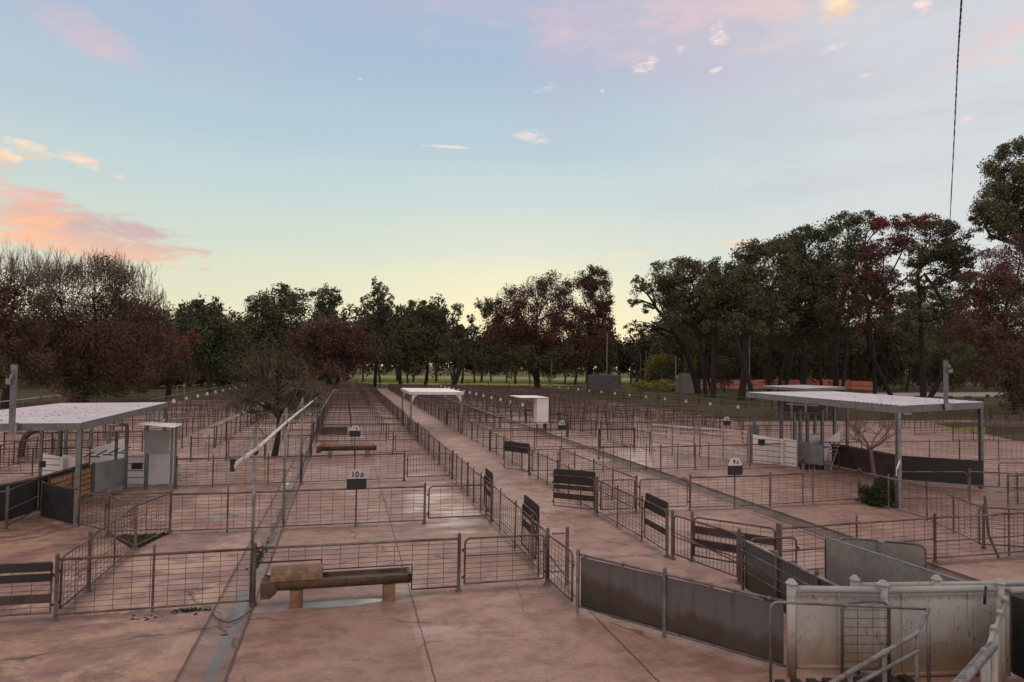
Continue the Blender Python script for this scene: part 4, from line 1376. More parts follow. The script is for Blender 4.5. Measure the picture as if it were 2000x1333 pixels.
# dark railed rubber wall into the race, angled steel sheet, rounded sheet gate
t = Thing('rubber_rail_panel', 'dark rubber lined rail panel running down to the cream race', 'fence panel', (7.62, 11.6, 0))
a, b_ = Vector((7.42, 11.35)), Vector((7.22, 8.25))
t.part('top_rail', MB().tube((a.x, a.y, 0.97), (b_.x, b_.y, 0.97), 0.026, 8), 'galv_pipe', smooth=True)
for z in (0.42, 0.60, 0.78):
    t.part('middle_rail', MB().tube((a.x - 0.03, a.y, z), (b_.x - 0.03, b_.y, z), 0.016, 6), 'rust_pipe')
t.part('rubber_lining', MB().wall((a.x + 0.05, a.y), (b_.x + 0.05, b_.y), 0.06, 0.93, 0.014), 'belting')
for q in (0.0, 0.36, 0.72):
    p = a.lerp(b_, q)
    t.part('post', MB().tube((p.x, p.y, 0), (p.x, p.y, 1.04), 0.030, 8).cap((p.x, p.y, 1.04), 0.03, 0.03, 8), 'rust_pipe')
mb = MB()
for k in range(30):
    q = k / 29
    mb.tube(tuple(a.lerp(b_, q)) + (0.78,), tuple(a.lerp(b_, q)) + (0.96,), 0.004, 3, False)
t.part('wire_mesh', mb, 'rust_wire')
t = Thing('steel_sheet_panel', 'tall angled grey steel sheet panel with a pale top edge', 'fence panel', (8.8, 10.7, 0))
a, b_ = Vector((8.78, 10.76)), Vector((9.02, 7.75))
t.part('sheet', MB().wall(a, b_, 0.06, 1.09, 0.014), 'steel_sheet')
t.part('top_rail', MB().tube((a.x, a.y, 1.10), (b_.x, b_.y, 1.10), 0.016, 6), 'galv')
t.part('end_post', MB().tube((a.x, a.y, 0), (a.x, a.y, 1.06), 0.020, 6), 'rust_wire')
t = Thing('sheeted_gate', 'rounded grey sheet steel gate behind the angled steel panel', 'gate', (9.05, 10.72, 0))
a, b_ = Vector((9.05, 10.72)), Vector((10.22, 9.95))
L = (b_ - a).length
d = (b_ - a).normalized()
loop = rounded(L, 0.12, 1.09, 0.12)
loop3 = [(a.x + d.x * x, a.y + d.y * x, z) for x, _, z in loop]
t.part('frame', MB().path(loop3, 0.020, 7), 'rust_pipe', smooth=True)
nrm2 = Vector((-d.y, d.x)) * 0.012
t.part('sheet', MB().prism([(x - nrm2.x / 2, y - nrm2.y / 2, z) for x, y, z in loop3[:-1]], (nrm2.x, nrm2.y, 0)), 'steel_sheet')
t.part('post', MB().tube((9.55, 10.25, 0), (9.55, 10.25, 1.10), 0.045, 10).cap((9.55, 10.25, 1.10), 0.045, 0.05, 10), 'galv')

# ------------------------------------------------------------------ left shed
def roof_shed(t, corners, z, fascia=0.17, fmat='galv_dark', ridge=True, thick=0.03, mats=None, slope=(0, 0, 0, 0)):
    """flat roof: corners in plan (near-left, near-right, far-right, far-left)"""
    top = [(c.x, c.y, z + s_) for c, s_ in zip(corners, slope)]
    # corrugated sheet
    nl, nr, fr_, fl = [Vector(p) for p in top]
    n = 90
    mb = MB()
    up, dn = [], []
    for i in range(n + 1):
        q = i / n
        off = 0.012 * (1 if i % 2 else -1)
        a, b__ = nl.lerp(fl, q), nr.lerp(fr_, q)
        up.append((Vector((a.x, a.y, a.z + off)), Vector((b__.x, b__.y, b__.z + off))))
    for (a, b__), (c, d__) in zip(up, up[1:]):
        mb.quad(a, b__, d__, c)
    for (a, b__), (c, d__) in zip(up, up[1:]):
        dz_ = Vector((0, 0, -0.004))
        mb.quad(c + dz_, d__ + dz_, b__ + dz_, a + dz_)
    t.part('roof_sheet', mb, 'roof')
    ctr = sum((Vector(p) for p in top), Vector()) / 4
    for k in range(4):
        a, b__ = Vector(top[k]), Vector(top[(k + 1) % 4])
        ins = 0.02
        a2 = a + (ctr - a).normalized() * ins
        b2 = b__ + (ctr - b__).normalized() * ins
        m_ = mats[k] if mats else fmat
        t.part('fascia_beam', MB().wall(a2, b2, a.z - fascia - 0.022, a.z - 0.022, 0.05, b__.z - fascia - 0.022, b__.z - 0.022), m_)
    pur = MB()
    for q in (0.25, 0.5, 0.75):
        a, b__ = nl.lerp(fl, q), nr.lerp(fr_, q)
        pur.wall(a.lerp(b__, 0.02), a.lerp(b__, 0.98), a.z - 0.12, a.z - 0.03, 0.05)
    t.part('purlin', pur, 'galv_dark')


def steel_post(t, x, y, z1, s=0.11, mat='galv_dark', z0=0.0):
    # an open H section
    mb = MB()
    mb.box((x, y - s / 2 + 0.006, (z0 + z1) / 2), (s, 0.012, z1 - z0))
    mb.box((x, y + s / 2 - 0.006, (z0 + z1) / 2), (s, 0.012, z1 - z0))
    mb.box((x, y, (z0 + z1) / 2), (0.012, s - 0.024, z1 - z0))
    t.part('post', mb, mat)


t = Thing('open_shed', 'left open sided shed with a flat pale roof and dark grey steel beams', 'shed', (-6.5, 19.0, 0))
cor = [V2(-10.6, 18.95), V2(-6.42, 18.95), V2(-6.58, 28.0), V2(-9.95, 27.4)]
roof_shed(t, cor, 2.62)
for x, y in ((-6.47, 19.03), (-6.62, 27.9), (-9.9, 27.3)):
    steel_post(t, x, y, 2.45)
# inner posts carrying the drafting machinery
IP = [(78, 940, 826), (113, 935, 830), (126, 925, 832), (176, 915, 838), (212, 905, 829), (225, 925, 842), (244, 957, 832), (285, 957, 840)]
for px, py, ty in IP:
    p = G(px, py)
    steel_post(t, p.x, p.y, min(2.3, D(px, ty, p.y).z), 0.09)
p, q = G(212, 905), G(244, 957)
t.part('portal_beam', MB().tube((p.x, p.y, D(212, 831, p.y).z), (q.x, q.y, D(244, 831, q.y).z), 0.05, 4), 'galv_dark')
t.part('portal_beam', MB().tube((p.x, p.y, D(212, 843, p.y).z), (q.x, q.y, D(244, 843, q.y).z), 0.03, 4), 'galv_dark')
a = D(296, 802, 26.0)
t.part('brace', MB().tube((-6.55, 26.0, 2.42), (-6.55, 25.3, 1.7), 0.03, 6), 'galv')
mb = MB()
for px, py in ((60, 838), (132, 837)):
    p = D(px, py, 19.1)
    mb.cap((p.x, p.y, p.z - 0.06), 0.05, 0.05, 8)
t.part('lamp_fitting', mb, 'galv')
# debris on the roof
pts = []
for _ in range(80):
    q, w = random.random() ** 1.2, random.random()
    a = cor[0].lerp(cor[3], q * 0.75)
    b_ = cor[1].lerp(cor[2], q * 0.75)
    p = a.lerp(b_, 0.05 + 0.9 * w)
    pts.append((p.x, p.y, 2.634))
scatter('leaf_litter', 'bark', pts, 0.012, 0.035)
# light pole on the shed
pz = D(30, 712, 18.9)
t = Thing('lamp_pole', 'square steel pole with small fittings on the front beam of the left shed', 'pole', (pz.x, 18.9, 2.42))
t.part('shaft', MB().box((pz.x, 18.86, (2.36 + pz.z) / 2), (0.105, 0.105, pz.z - 2.36)), 'galv_dark')
t.part('bracket', MB().box((pz.x + 0.09, 18.86, 2.5), (0.06, 0.1, 0.26)), 'galv')
t.part('junction_box', MB().box((pz.x - 0.08, 18.80, pz.z - 0.42), (0.10, 0.10, 0.14)).box((pz.x + 0.01, 18.77, pz.z - 0.08), (0.09, 0.06, 0.12)).box((pz.x - 0.02, 18.77, pz.z - 0.3), (0.06, 0.05, 0.1)), 'galv')
t.part('cable', MB().path([(pz.x - 0.05, 18.78, pz.z - 0.25), (pz.x - 0.18, 18.8, pz.z - 0.15), (pz.x - 0.28, 18.85, pz.z + 0.12)], 0.008, 4), 'clutter')

# left drafting race: white sheets, rails and control boxes
t = Thing('drafting_unit', 'white sheeted drafting race with rails under the left shed', 'drafting race', (-7, 24.2, 0), 'white drafting races')


def sheet_px(t, pts, mat='white', name='side_panel', th=0.03):
    """upright sheet standing on plan points given by ground pixels, with heights"""
    (a, za), (b__, zb) = pts
    pa, pb = G(*a), G(*b__)
    return t.part(name, MB().wall(pa, pb, 0.04, za, th, 0.04, zb), mat)


sheet_px(t, (((249, 951), 1.05), ((338, 946), 1.12)))
sheet_px(t, (((176, 930), 0.95), ((246, 912), 1.12)))
sheet_px(t, (((82, 944), 1.0), ((122, 946), 0.90)))
sheet_px(t, (((122, 943), 0.95), ((146, 948), 0.92)))
a, b_ = G(249, 955), G(280, 955)
for k in range(5):
    z = 0.15 + 0.9 * k / 4
    t.part('rail', MB().tube((a.x, a.y - 0.06, z), (b_.x, b_.y - 0.06, z), 0.014, 5), 'galv_dark')
a, b_ = G(82, 948), G(118, 950)
for k in range(4):
    z = 0.3 + 0.6 * k / 3
    t.part('rail', MB().tube((a.x, a.y - 0.06, z), (b_.x, b_.y - 0.06, z), 0.014, 5), 'galv_dark')
p = D(269, 910, 24.0)
t.part('control_box', MB().box((p.x, 23.93, p.z), (0.30, 0.10, 0.20)).box((p.x + 0.02, 23.9, p.z + 0.05), (0.22, 0.12, 0.04)), 'clutter')
p = D(86, 906, 24.6)
t.part('control_box', MB().box((p.x, 24.5, p.z), (0.14, 0.12, 0.2)), 'clutter')
mb = MB()
p0_, p1_ = G(160, 950), G(235, 935)
for k in range(7):
    q = k / 6
    b0 = p0_.lerp(p1_, q)
    mb.tube((b0.x, b0.y, 0.95), (b0.x + 0.25, b0.y + 0.2, 1.1 - 0.2 * (k % 2)), 0.022, 5)
t.part('air_ram', mb, 'clutter')
# grey sheet gate, straw boards
a, b_ = G(184, 968), G(242, 954)
t = Thing('sheeted_gate', 'plain grey galvanised sheet gate under the left shed', 'gate', (a.x, a.y, 0))
t.part('sheet', MB().wall(a, b_, 0.12, 0.98, 0.02), 'steel_sheet')
t.part('frame', MB().path([(a.x, a.y - 0.02, 0.1), (b_.x, b_.y - 0.02, 0.1), (b_.x, b_.y - 0.02, 1.0), (a.x, a.y - 0.02, 1.0), (a.x, a.y - 0.02, 0.1)], 0.016, 5), 'galv')
t.part('post', MB().tube((a.x - 0.05, a.y, 0), (a.x - 0.05, a.y, 1.03), 0.03, 6), 'galv_dark')
a2, b2 = G(92, 1003), G(179, 970)
t = Thing('straw_panel', 'straw coloured boarded panel with horizontal rails beside the left shed post', 'fence panel', (a2.x, a2.y, 0))
t.part('boards', MB().wall(a2, b2, 0.08, 0.93, 0.02), 'straw')
for k in range(6):
    z = 0.12 + 0.8 * k / 5
    t.part('rail', MB().tube((a2.x + 0.02, a2.y - 0.03, z), (b2.x + 0.02, b2.y - 0.03, z), 0.014, 5), 'rust_wire')
for q in (0.02, 0.52, 0.98):
    p = a2.lerp(b2, q)
    t.part('post', MB().tube((p.x, p.y - 0.02, 0), (p.x, p.y - 0.02, 1.0), 0.03, 6), 'rust_board')
# black rubber walls at the left
t = Thing('rubber_fence', 'black rubber panel hung in front of the left shed post', 'fence panel', (-7.0, 19.5, 0))
t.part('rubber_sheet', MB().wall((-7.66, 20.12), (-6.52, 18.98), 0.08, 0.93, 0.02), 'rubber')
t.part('top_rail', MB().tube((-7.66, 20.12, 0.96), (-6.45, 18.92, 0.96), 0.02, 6), 'rust_pipe')
t.part('post', MB().tube((-7.68, 20.15, 0), (-7.68, 20.15, 1.0), 0.03, 6), 'rust_pipe')
t = Thing('rubber_fence', 'long black rubber wall curving back toward the drafting race at the left edge', 'fence panel', (-8.2, 20, 0))
rp = [(-9.6, 18.8), (-8.9, 19.35), (-8.35, 20.0), (-8.05, 21.0), (-7.9, 22.2), (-7.75, 23.6)]
mb = MB()
for a, b_ in zip(rp, rp[1:]):
    mb.wall(a, b_, 0.05, 0.95, 0.02)
t.part('rubber_sheet', mb, 'rubber')
t.part('top_rail', MB().path([(x, y, 0.975) for x, y in rp], 0.018, 6), 'rust_pipe')
gate((-7.93, 18.88), (-7.98, 20.75), 'pipe gate with one cross rail standing in front of the black rubber wall', h=0.98, dx=0.25, mid=0.5, post=(0.0,), rad=0.1)
panel((-9.6, 18.2), (-7.95, 18.85), 'mesh fence panel at the left edge in front of the rubber wall', posts=(), mids=())

# small roofed cabinet right of the left shed
t = Thing('notice_shelter', 'small shelter with a sloping pinkish roof and a grey square board', 'shelter', (-5.8, 24, 0))
for px, py in ((283, 957), (333, 955), (341, 952)):
    p = G(px, py)
    t.part('post', MB().box((p.x, p.y, 1.05), (0.07, 0.07, 2.1)), 'galv' if px > 300 else 'galv_dark')
a, b_ = D(282, 887, 24.0), D(331, 887, 24.0)
zt = D(282, 841, 24.0).z
t.part('grey_board', MB().wall((a.x, 23.96), (b_.x, 23.96), a.z, zt, 0.03), 'plate')
rc = [D(266, 829.5, 23.7), D(340, 836.5, 23.3), D(357, 829, 24.9), D(283, 825, 25.2)]
t.part('roof_sheet', MB().prism([tuple(c) for c in rc], (0, 0, 0.02)), 'white')
t.part('step_bar', MB().box((-5.33, 24.3, 0.75), (0.16, 0.05, 0.03)).box((-5.33, 24.3, 0.45), (0.16, 0.05, 0.03)), 'galv')
t.part('brace', MB().tube(D(305, 832, 24.0), D(322, 820, 25.5), 0.02, 5), 'galv')

# curved dark pipe / loading arm behind the left shed
p = G(44, 915)
t = Thing('bent_pipe', 'thick rusty bent pipe standing behind the left shed', 'pipe', p)
cp = [D(40, 905, 33), D(44, 870, 33), D(50, 852, 33), D(62, 842, 33), D(75, 838, 33)]
t.part('pipe', MB().path([(cp[0].x, 33, 0)] + [tuple(c) for c in cp[1:]], 0.14, 8), 'rust_board', smooth=True)
t = Thing('rail_fence', 'pale rail sloping across behind the posts of the left shed', 'fence', (-10, 33, 0))
a, b_ = D(55, 868, 32), D(150, 844, 37)
t.part('top_rail', MB().tube(a, b_, 0.03, 6), 'white_pipe')
for q in (0, 0.5, 1):
    p = a.lerp(b_, q)
    t.part('post', MB().tube((p.x, p.y, 0), p, 0.03, 6), 'rust_pipe')
rows(-14.5, -9.0, [27.5, 30.5, 34.0], 'pens right behind the left shed')

# ------------------------------------------------------------------ right shed
t = Thing('open_shed', 'right open sided shed with a pink-white corrugated roof and grey steel posts', 'shed', (18, 20, 0))
N_, Lc, Rc = V2(16.78, 17.3), V2(18.2, 27.6), V2(22.72, 19.55)
Fc = V2(24.3, 29.2)
roof_shed(t, [N_, Rc, Fc, Lc], 3.16, fascia=0.22, mats=['galv_dark', 'galv', 'galv', 'galv'])
for x, y, z in ((16.72, 17.25, 2.95), (22.64, 19.6, 2.95), (18.94, 26.03, 2.95), (18.5, 27.4, 2.95), (24.2, 29.0, 2.95)):
    steel_post(t, x, y, z, 0.12, 'galv' if x < 20 else 'galv_dark')
for px, py, ty in ((1480, 903, 833), (1467, 905, 832), (1563, 912, 800), (1552, 906, 808), (1577, 905, 806), (1592, 900, 812), (1606, 908, 800), (1655, 900, 800)):
    p = G(px, py)
    steel_post(t, p.x, p.y, min(2.9, D(px, ty, p.y).z), 0.11, 'galv')
t.part('brace', MB().tube(D(1511, 782, 24.6), D(1524, 803, 25.8), 0.03, 6), 'galv')
t.part('fluorescent_tube', MB().tube(D(1535, 789, 25.0), D(1598, 793, 24.2), 0.03, 6), 'white')
t.part('fluorescent_tube', MB().tube(D(1690, 800, 20.0), D(1750, 806, 18.8), 0.03, 6), 'white')
p = D(1772, 806, 19.5)
t.part('light_box', MB().box((p.x, p.y, p.z), (0.26, 0.1, 0.16)), 'white')
pts = []
for _ in range(46):
    q, w = random.random(), random.random() ** 1.8
    p = N_.lerp(Lc, 0.02 + q * 0.7).lerp(Rc.lerp(Fc, 0.02 + q * 0.7), 0.25 + 0.7 * (1 - w))
    pts.append((p.x, p.y, 3.174))
scatter('leaf_litter', 'bark', pts, 0.012, 0.04)
pz = D(1831, 704, 18.7)
t = Thing('lamp_pole', 'square steel pole with small fittings on the front beam of the right shed', 'pole', (pz.x, 18.5, 2.9))
zb = D(1829, 800, 18.5).z
t.part('shaft', MB().box((pz.x, 18.38, (zb + pz.z) / 2), (0.10, 0.10, pz.z - zb)), 'galv_dark')
t.part('bracket', MB().box((pz.x - 0.01, 18.30, zb + 0.12), (0.24, 0.03, 0.24)), 'galv')
t.part('junction_box', MB().box((pz.x + 0.02, 18.28, pz.z - 0.2), (0.08, 0.08, 0.1)).box((pz.x + 0.08, 18.28, pz.z - 0.36), (0.12, 0.09, 0.13)), 'galv')
# machine under the right shed
t = Thing('drafting_unit', 'white sheeted drafting race with black control box under the right shed', 'drafting race', (19, 25.5, 0), 'white drafting races')
sheet_px(t, (((1468, 905), 1.30), ((1530, 911), 1.18)))
sheet_px(t, (((1530, 910), 1.22), ((1556, 914), 1.18)))
sheet_px(t, (((1556, 905), 1.28), ((1606, 900), 1.2)))
for (pa, pb, n_) in (((1470, 908), (1526, 914), 5), ((1532, 913), (1554, 916), 5)):
    a, b_ = G(*pa), G(*pb)
    for k in range(n_):
        z = 0.2 + 0.95 * k / (n_ - 1)
        t.part('rail', MB().tube((a.x, a.y, z), (b_.x, b_.y, z), 0.014, 5), 'galv_dark')
p = D(1486, 865, 25.9)
t.part('control_box', MB().box((p.x, 25.85, p.z), (0.27, 0.12, 0.24)).box((p.x, 25.83, p.z + 0.14), (0.27, 0.16, 0.03)), 'clutter')
t.part('side_panel', MB().wall(G(1608, 905), G(1640, 893), 0.3, 1.0, 0.03, 0.5, 1.25), 'white')
t.part('fold_out_panel', MB().wall(G(1560, 912), G(1608, 920), 0.22, 1.10, 0.05), 'galv', label='grey plain panel')
mb = MB()
for k in range(5):
    p = G(1566 + 10 * k, 918)
    mb.box((p.x, p.y, 0.12), (0.10, 0.12, 0.2))
for k in range(6):
    p = D(1600 + 7 * k, 866 + (k % 3) * 4, 24.6)
    mb.tube(p, (p.x + 0.3, p.y + 0.2, p.z - 0.15 * (k % 2)), 0.025, 5)
t.part('air_ram', mb, 'clutter')
# ladder
t = Thing('ladder', 'short aluminium ladder leaning right of the white drafting race', 'ladder', G(1625, 918))
b0, b1 = G(1610, 916), G(1622, 919)
t0, t1 = D(1623, 870, b0.y + 0.65), D(1638, 871, b1.y + 0.65)
t.part('stile', MB().tube(b0, t0, 0.022, 5), 'white_pipe')
t.part('stile', MB().tube(b1, t1, 0.022, 5), 'white_pipe')
for k in range(7):
    q = 0.05 + 0.92 * k / 6
    t.part('rung', MB().tube(b0.lerp(t0, q), b1.lerp(t1, q), 0.018, 5), 'white_pipe')
# timber lead-up walls and black wall beneath the right shed
t = Thing('timber_wall', 'low weathered timber board wall behind the bare tree under the right shed', 'wall panel', (20.5, 22.5, 0))
a, b_ = G(1612, 912), G(1755, 945)
t.part('boards', MB().wall((a.x + 0.6, a.y + 0.3), (b_.x + 0.5, b_.y + 0.4), 0.05, 0.95, 0.04), 'rust_board')
for z in (0.98, 0.62):
    t.part('rail', MB().tube((a.x + 0.6, a.y + 0.24, z), (b_.x + 0.5, b_.y + 0.34, z), 0.025, 6), 'rust_pipe')
for q in (0.1, 0.52, 0.9):
    p = a.lerp(b_, q)
    t.part('post', MB().tube((p.x + 0.55, p.y + 0.22, 0), (p.x + 0.55, p.y + 0.22, 1.05), 0.035, 6), 'rust_pipe')
t = Thing('rubber_fence', 'long black rubber wall between the two front posts of the right shed', 'fence panel', (20.5, 20.5, 0))
a, b_ = V2(19.0, 20.55), V2(22.55, 19.45)
t.part('rubber_sheet', MB().wall((20.6, 21.2), b_, 0.12, 1.02, 0.03), 'rubber')
gate((17.2, 18.0), (19.9, 17.65), 'pipe gate in front of the black rubber wall under the right shed', h=0.98, dx=1.2, dz=0.45, rad=0.2, post=(1.0,), name='pen_gate')
t = Thing('rail_fence', 'two rail pipe fence running right from the pipe gate under the right shed', 'fence', (19.9, 17.65, 0))
for z in (0.98, 0.52):
    t.part('rail', MB().tube((19.95, 17.65, z), (22.6, 16.3, z), 0.024, 6), 'rust_pipe')
for q in (0.45, 1.0):
    t.part('post', MB().tube((19.95 + 2.65 * q, 17.65 - 1.35 * q, 0), (19.95 + 2.65 * q, 17.65 - 1.35 * q, 1.02), 0.03, 6), 'rust_pipe')
t = Thing('hydrant_post', 'slim post with a black box before the grey panel under the right shed', 'post', G(1568, 986))
p = G(1568, 986)
t.part('post', MB().tube((p.x, p.y, 0), (p.x, p.y, 1.45), 0.024, 7), 'galv_pipe')
t.part('box', MB().box((p.x, p.y - 0.03, 1.37), (0.05, 0.06, 0.16)), 'clutter')
t = Thing('hinge_plate', 'bright steel latch plate on the near post of the right shed', 'latch', (16.9, 17.0, 0.75))
a, b_ = D(1751, 917, 16.95), D(1757, 902, 17.2)
t.part('plate', MB().path([a, b_, b_ + Vector((0, 0, 0.06))], 0.022, 6), 'white')
t.part('drop_bar', MB().tube(D(1751, 918, 16.95), D(1751, 930, 16.95), 0.012, 5), 'white')
# shrub frame edge
t = Thing('planter_edge', 'low dark kerb in front of the green shrub', 'kerb', G(1710, 985))
a, b_ = G(1671, 978), G(1749, 994)
t.part('kerb', MB().wall(a, b_, 0, 0.08, 0.08), 'rubber')

# second far shed and orange barrier
t = Thing('open_shed', 'distant low shed with a pale roof behind the right shed', 'shed', (38, 50, 0))
a, b_, c_ = D(1490, 754, 54), D(1575, 760, 47), D(1652, 756, 52)
roof_shed(t, [V2(a.x, a.y), V2(b_.x, b_.y), V2(c_.x, c_.y), V2(a.x + c_.x - b_.x, a.y + c_.y - b_.y)], 2.75, fascia=0.22, mats=['galv'] * 4)
for p in (a, b_, c_, a.lerp(b_, 0.35), a.lerp(b_, 0.7), b_.lerp(c_, 0.5)):
    t.part('post', MB().box((p.x, p.y + 0.1, 1.25), (0.14, 0.14, 2.5)), 'galv_dark')
t.part('dark_back', MB().wall(a.lerp(c_, 0.15), a.lerp(c_, 0.9), 0.4, 1.9, 0.05), 'rust_board')
t = Thing('barrier_mesh', 'orange plastic barrier mesh strung between stakes behind the pine trunks', 'barrier', (50, 85, 0))
bp_ = [D(px, 762, Y) for px, Y in ((1368, 128), (1400, 129), (1432, 127), (1470, 130), (1510, 134), (1550, 138), (1585, 138), (1620, 135), (1660, 130), (1706, 126))]
mb = MB()
for k, (a, b_) in enumerate(zip(bp_, bp_[1:])):
    for z0, z1 in ((-0.25, 0.55), (0.58, 1.10), (1.14, 1.72)):
        w0, w1 = 0.12 * math.sin(k * 2.1 + z0 * 5), 0.12 * math.sin((k + 1) * 2.1 + z0 * 5)
        mb.prism([(a.x, a.y, z0 + 0.35 + w0), (b_.x, b_.y, z0 + 0.35 + w1), (b_.x, b_.y, z1 + 0.35 + w1), (a.x, a.y, z1 + 0.35 + w0)], (0, 0.03, 0))
t.part('mesh_band', mb, 'orange')
for k, p in enumerate(bp_):
    t.part('stake', MB().tube((p.x, p.y - 0.05, 0), (p.x, p.y - 0.05, 2.3), 0.05, 5), 'far_rust')
mb = MB()
for k in range(5):
    p = D(1572 + 9 * k, 742 - (k % 2) * 4, 137)
    q = D(1590 + 9 * k, 748, 137)
    mb.tube(p, q, 0.10, 5)
t.part('loose_roll', mb, 'orange')

# rails of the right-hand sheep yards beyond the grass
yk = 0
for y in (33, 37, 41, 45, 50, 55):
    for (x0, x1) in ((36 + yk * 1.2, 46 + yk * 1.5), (47 + yk * 1.5, 62 + yk * 2)):
        far_panel((x0, y), (x1, y + 0.6), 'pale railed yard panel in the far right pens beyond the grass strip', 'railed yard panels beyond the grass strip', 'loose')
    yk += 1
t = Thing('yard_platform', 'stacked pale timber rails and planks of the far right loading yard', 'platform', (60, 52, 0))
mb = MB()
for k in range(9):
    a, b_ = D(1925, 812 + k * 2.5, 50 - k * 1.6), D(2040, 815 + k * 2.5, 49 - k * 1.6)
    mb.box(((a.x + b_.x) / 2, a.y, max(0.1, a.z)), (b_.x - a.x, 0.25, 0.07))
t.part('plank', mb, 'timber')
for q in (1935, 1965, 1995):
    p = D(q, 820, 46)
    t.part('post', MB().box((p.x, 46, 0.6), (0.15, 0.15, 1.2)), 'rust_board')
random.seed(99)
for k in range(14):
    p = G(1740 + k * 17 + random.uniform(-6, 6), 787 + random.uniform(-4, 14))
    single('feed_box', MB().box((p.x, p.y, 0.75), (random.uniform(0.8, 1.4), 0.1, random.uniform(0.35, 0.5)), 0.1).box((p.x, p.y + 0.03, 0.27), (0.06, 0.06, 0.54)), 'rust_board',
           'small dark board on a stump among the far right pens under the trees', 'board', 'dark boards in the far right pens')

# ------------------------------------------------------------------ canopy over the lane, cabinet, poles, screen
t = Thing('lane_canopy', 'flat white roofed canopy standing over the wet lane', 'canopy', (5.5, 44, 0))
cx0, cx1, cy0, cy1 = 3.92, 7.02, 40.85, 47.2
zc = 2.38
t.part('roof', MB().box(((cx0 + cx1) / 2, (cy0 + cy1) / 2, zc + 0.10), (cx1 - cx0 + 0.24, cy1 - cy0 + 0.3, 0.17)), 'roof')
for x in (cx0, cx1):
    for y in (cy0, cy1):
        t.part('leg', MB().box((x, y, zc / 2), (0.11, 0.11, zc)), 'galv_pipe')
        s_ = 1 if x == cx0 else -1
        t.part('gusset', MB().prism([(x + s_ * 0.055, y - 0.05, zc - 0.01), (x + s_ * 0.42, y - 0.05, zc - 0.01), (x + s_ * 0.22, y - 0.05, zc - 0.12), (x + s_ * 0.055, y - 0.05, zc - 0.45)], (0, 0.06, 0)), 'white')
t = Thing('corrugated_cabinet', 'white corrugated upright cabinet with a flat roof slab beside the 4A sign', 'cabinet', (12.55, 41, 0))
x0, x1, y0, y1 = 12.02, 12.80, 41.3, 42.1
mb = MB()
n = 12
for i in range(n):
    xa, xb = x0 + (x1 - x0) * i / n, x0 + (x1 - x0) * (i + 1) / n
    mb.prism([(xa, y0 - 0.012 * (i % 2), 0.55), (xb, y0 - 0.012 * ((i + 1) % 2), 0.55), (xb, y1, 0.55), (xa, y1, 0.55)], (0, 0, 1.62))
t.part('body', mb, 'white')
t.part('roof', MB().box((11.85, 42.7, 2.2), (1.92, 3.0, 0.035)), 'white')
for x, y in ((12.1, 41.5), (12.7, 41.5)):
    t.part('leg', MB().box((x, y, 0.275), (0.08, 0.08, 0.55)), 'rust_board')
t.part('leg', MB().tube((11.0, 44.0, 0), (11.0, 44.0, 2.17), 0.035, 6), 'rust_pipe')
p = D(1078, 700, 41.5)
single('pole', MB().tube((p.x, 41.6, 0), (p.x, 41.6, p.z), 0.035, 7), 'rust_pipe', 'thin tall pole directly right of the white corrugated cabinet', 'pole')
a, b_ = D(1148, 764, 108), D(1213, 764, 108)
t = Thing('board_screen', 'large dark grey panelled screen wall at the edge of the far grass', 'screen', (a.x, 108, 0))
zt = D(1148, 733, 108).z
for r_ in range(2):
    for c in range(3):
        fr0, fr1 = c / 3 + 0.003, (c + 1) / 3 - 0.003
        t.part('panel', MB().wall((a.x + (b_.x - a.x) * fr0, 108), (a.x + (b_.x - a.x) * fr1, 108), 0.1 + (zt - 0.1) * r_ / 2 + 0.03, 0.1 + (zt - 0.1) * (r_ + 1) / 2 - 0.03, 0.12), 'darkgrey')
t.part('top_rail', MB().tube((a.x, 108, zt + 0.02), (b_.x, 108, zt + 0.02), 0.07, 6), 'galv_dark')
for q in (0, 0.36, 0.7, 1):
    t.part('post', MB().box((a.x + (b_.x - a.x) * q, 108.2, zt / 2), (0.15, 0.15, zt)), 'far_rust')
for px, ty, by, Y, r, lab in ((1186, 650, 762, 110, 0.14, 'tall pale pole rising behind the dark grey screen wall'), (1262, 688, 745, 112, 0.12, 'timber pole right of the screen wall, taller of two'),
                              (1251, 690, 745, 113, 0.10, 'timber pole with a diagonal brace right of the screen wall'), (1320, 696, 762, 105, 0.12, 'pole standing at the white notice board'),
                              (1464, 655, 742, 100, 0.10, 'pale pole between the pine trunks')):
    p = D(px, ty, Y)
    t = Thing('pole', lab, 'pole', (p.x, Y, 0))
    t.part('shaft', MB().tube((p.x, Y, 0), p, r, 7), 'bark_pale' if 'timber' in lab else 'galv_pipe')
    if 'brace' in lab:
        q = D(1232, 745, Y)
        t.part('brace', MB().tube((q.x, Y, 0.1), (p.x, Y, D(1251, 722, Y).z), 0.08, 6), 'bark_pale')
a, b_ = D(1319, 741, 106), D(1330, 733, 106)
single('notice_board', MB().box(((a.x + b_.x) / 2, 106, (a.z + b_.z) / 2), (b_.x - a.x, 0.08, b_.z - a.z)).box(((a.x + b_.x) / 2, 106.1, a.z / 2), (0.12, 0.08, a.z)), 'sign_white', 'white notice board beside the grey tank', 'notice board')
a, b_ = D(1333, 762, 104), D(1360, 762, 104)
t = Thing('tank_shed', 'grey metal tank shed behind the leaning pine trunk', 'tank', (a.x, 104, 0))
zt = D(1340, 731, 104).z
mb = MB()
n = 14
xm, rr_ = (a.x + b_.x) / 2, (b_.x - a.x) / 2
mb.prism([(xm + rr_ * math.cos(2 * PI * k / n), 105 + rr_ * math.sin(2 * PI * k / n), 0) for k in range(n)], (0, 0, zt))
t.part('tank', mb, 'shed_grey')
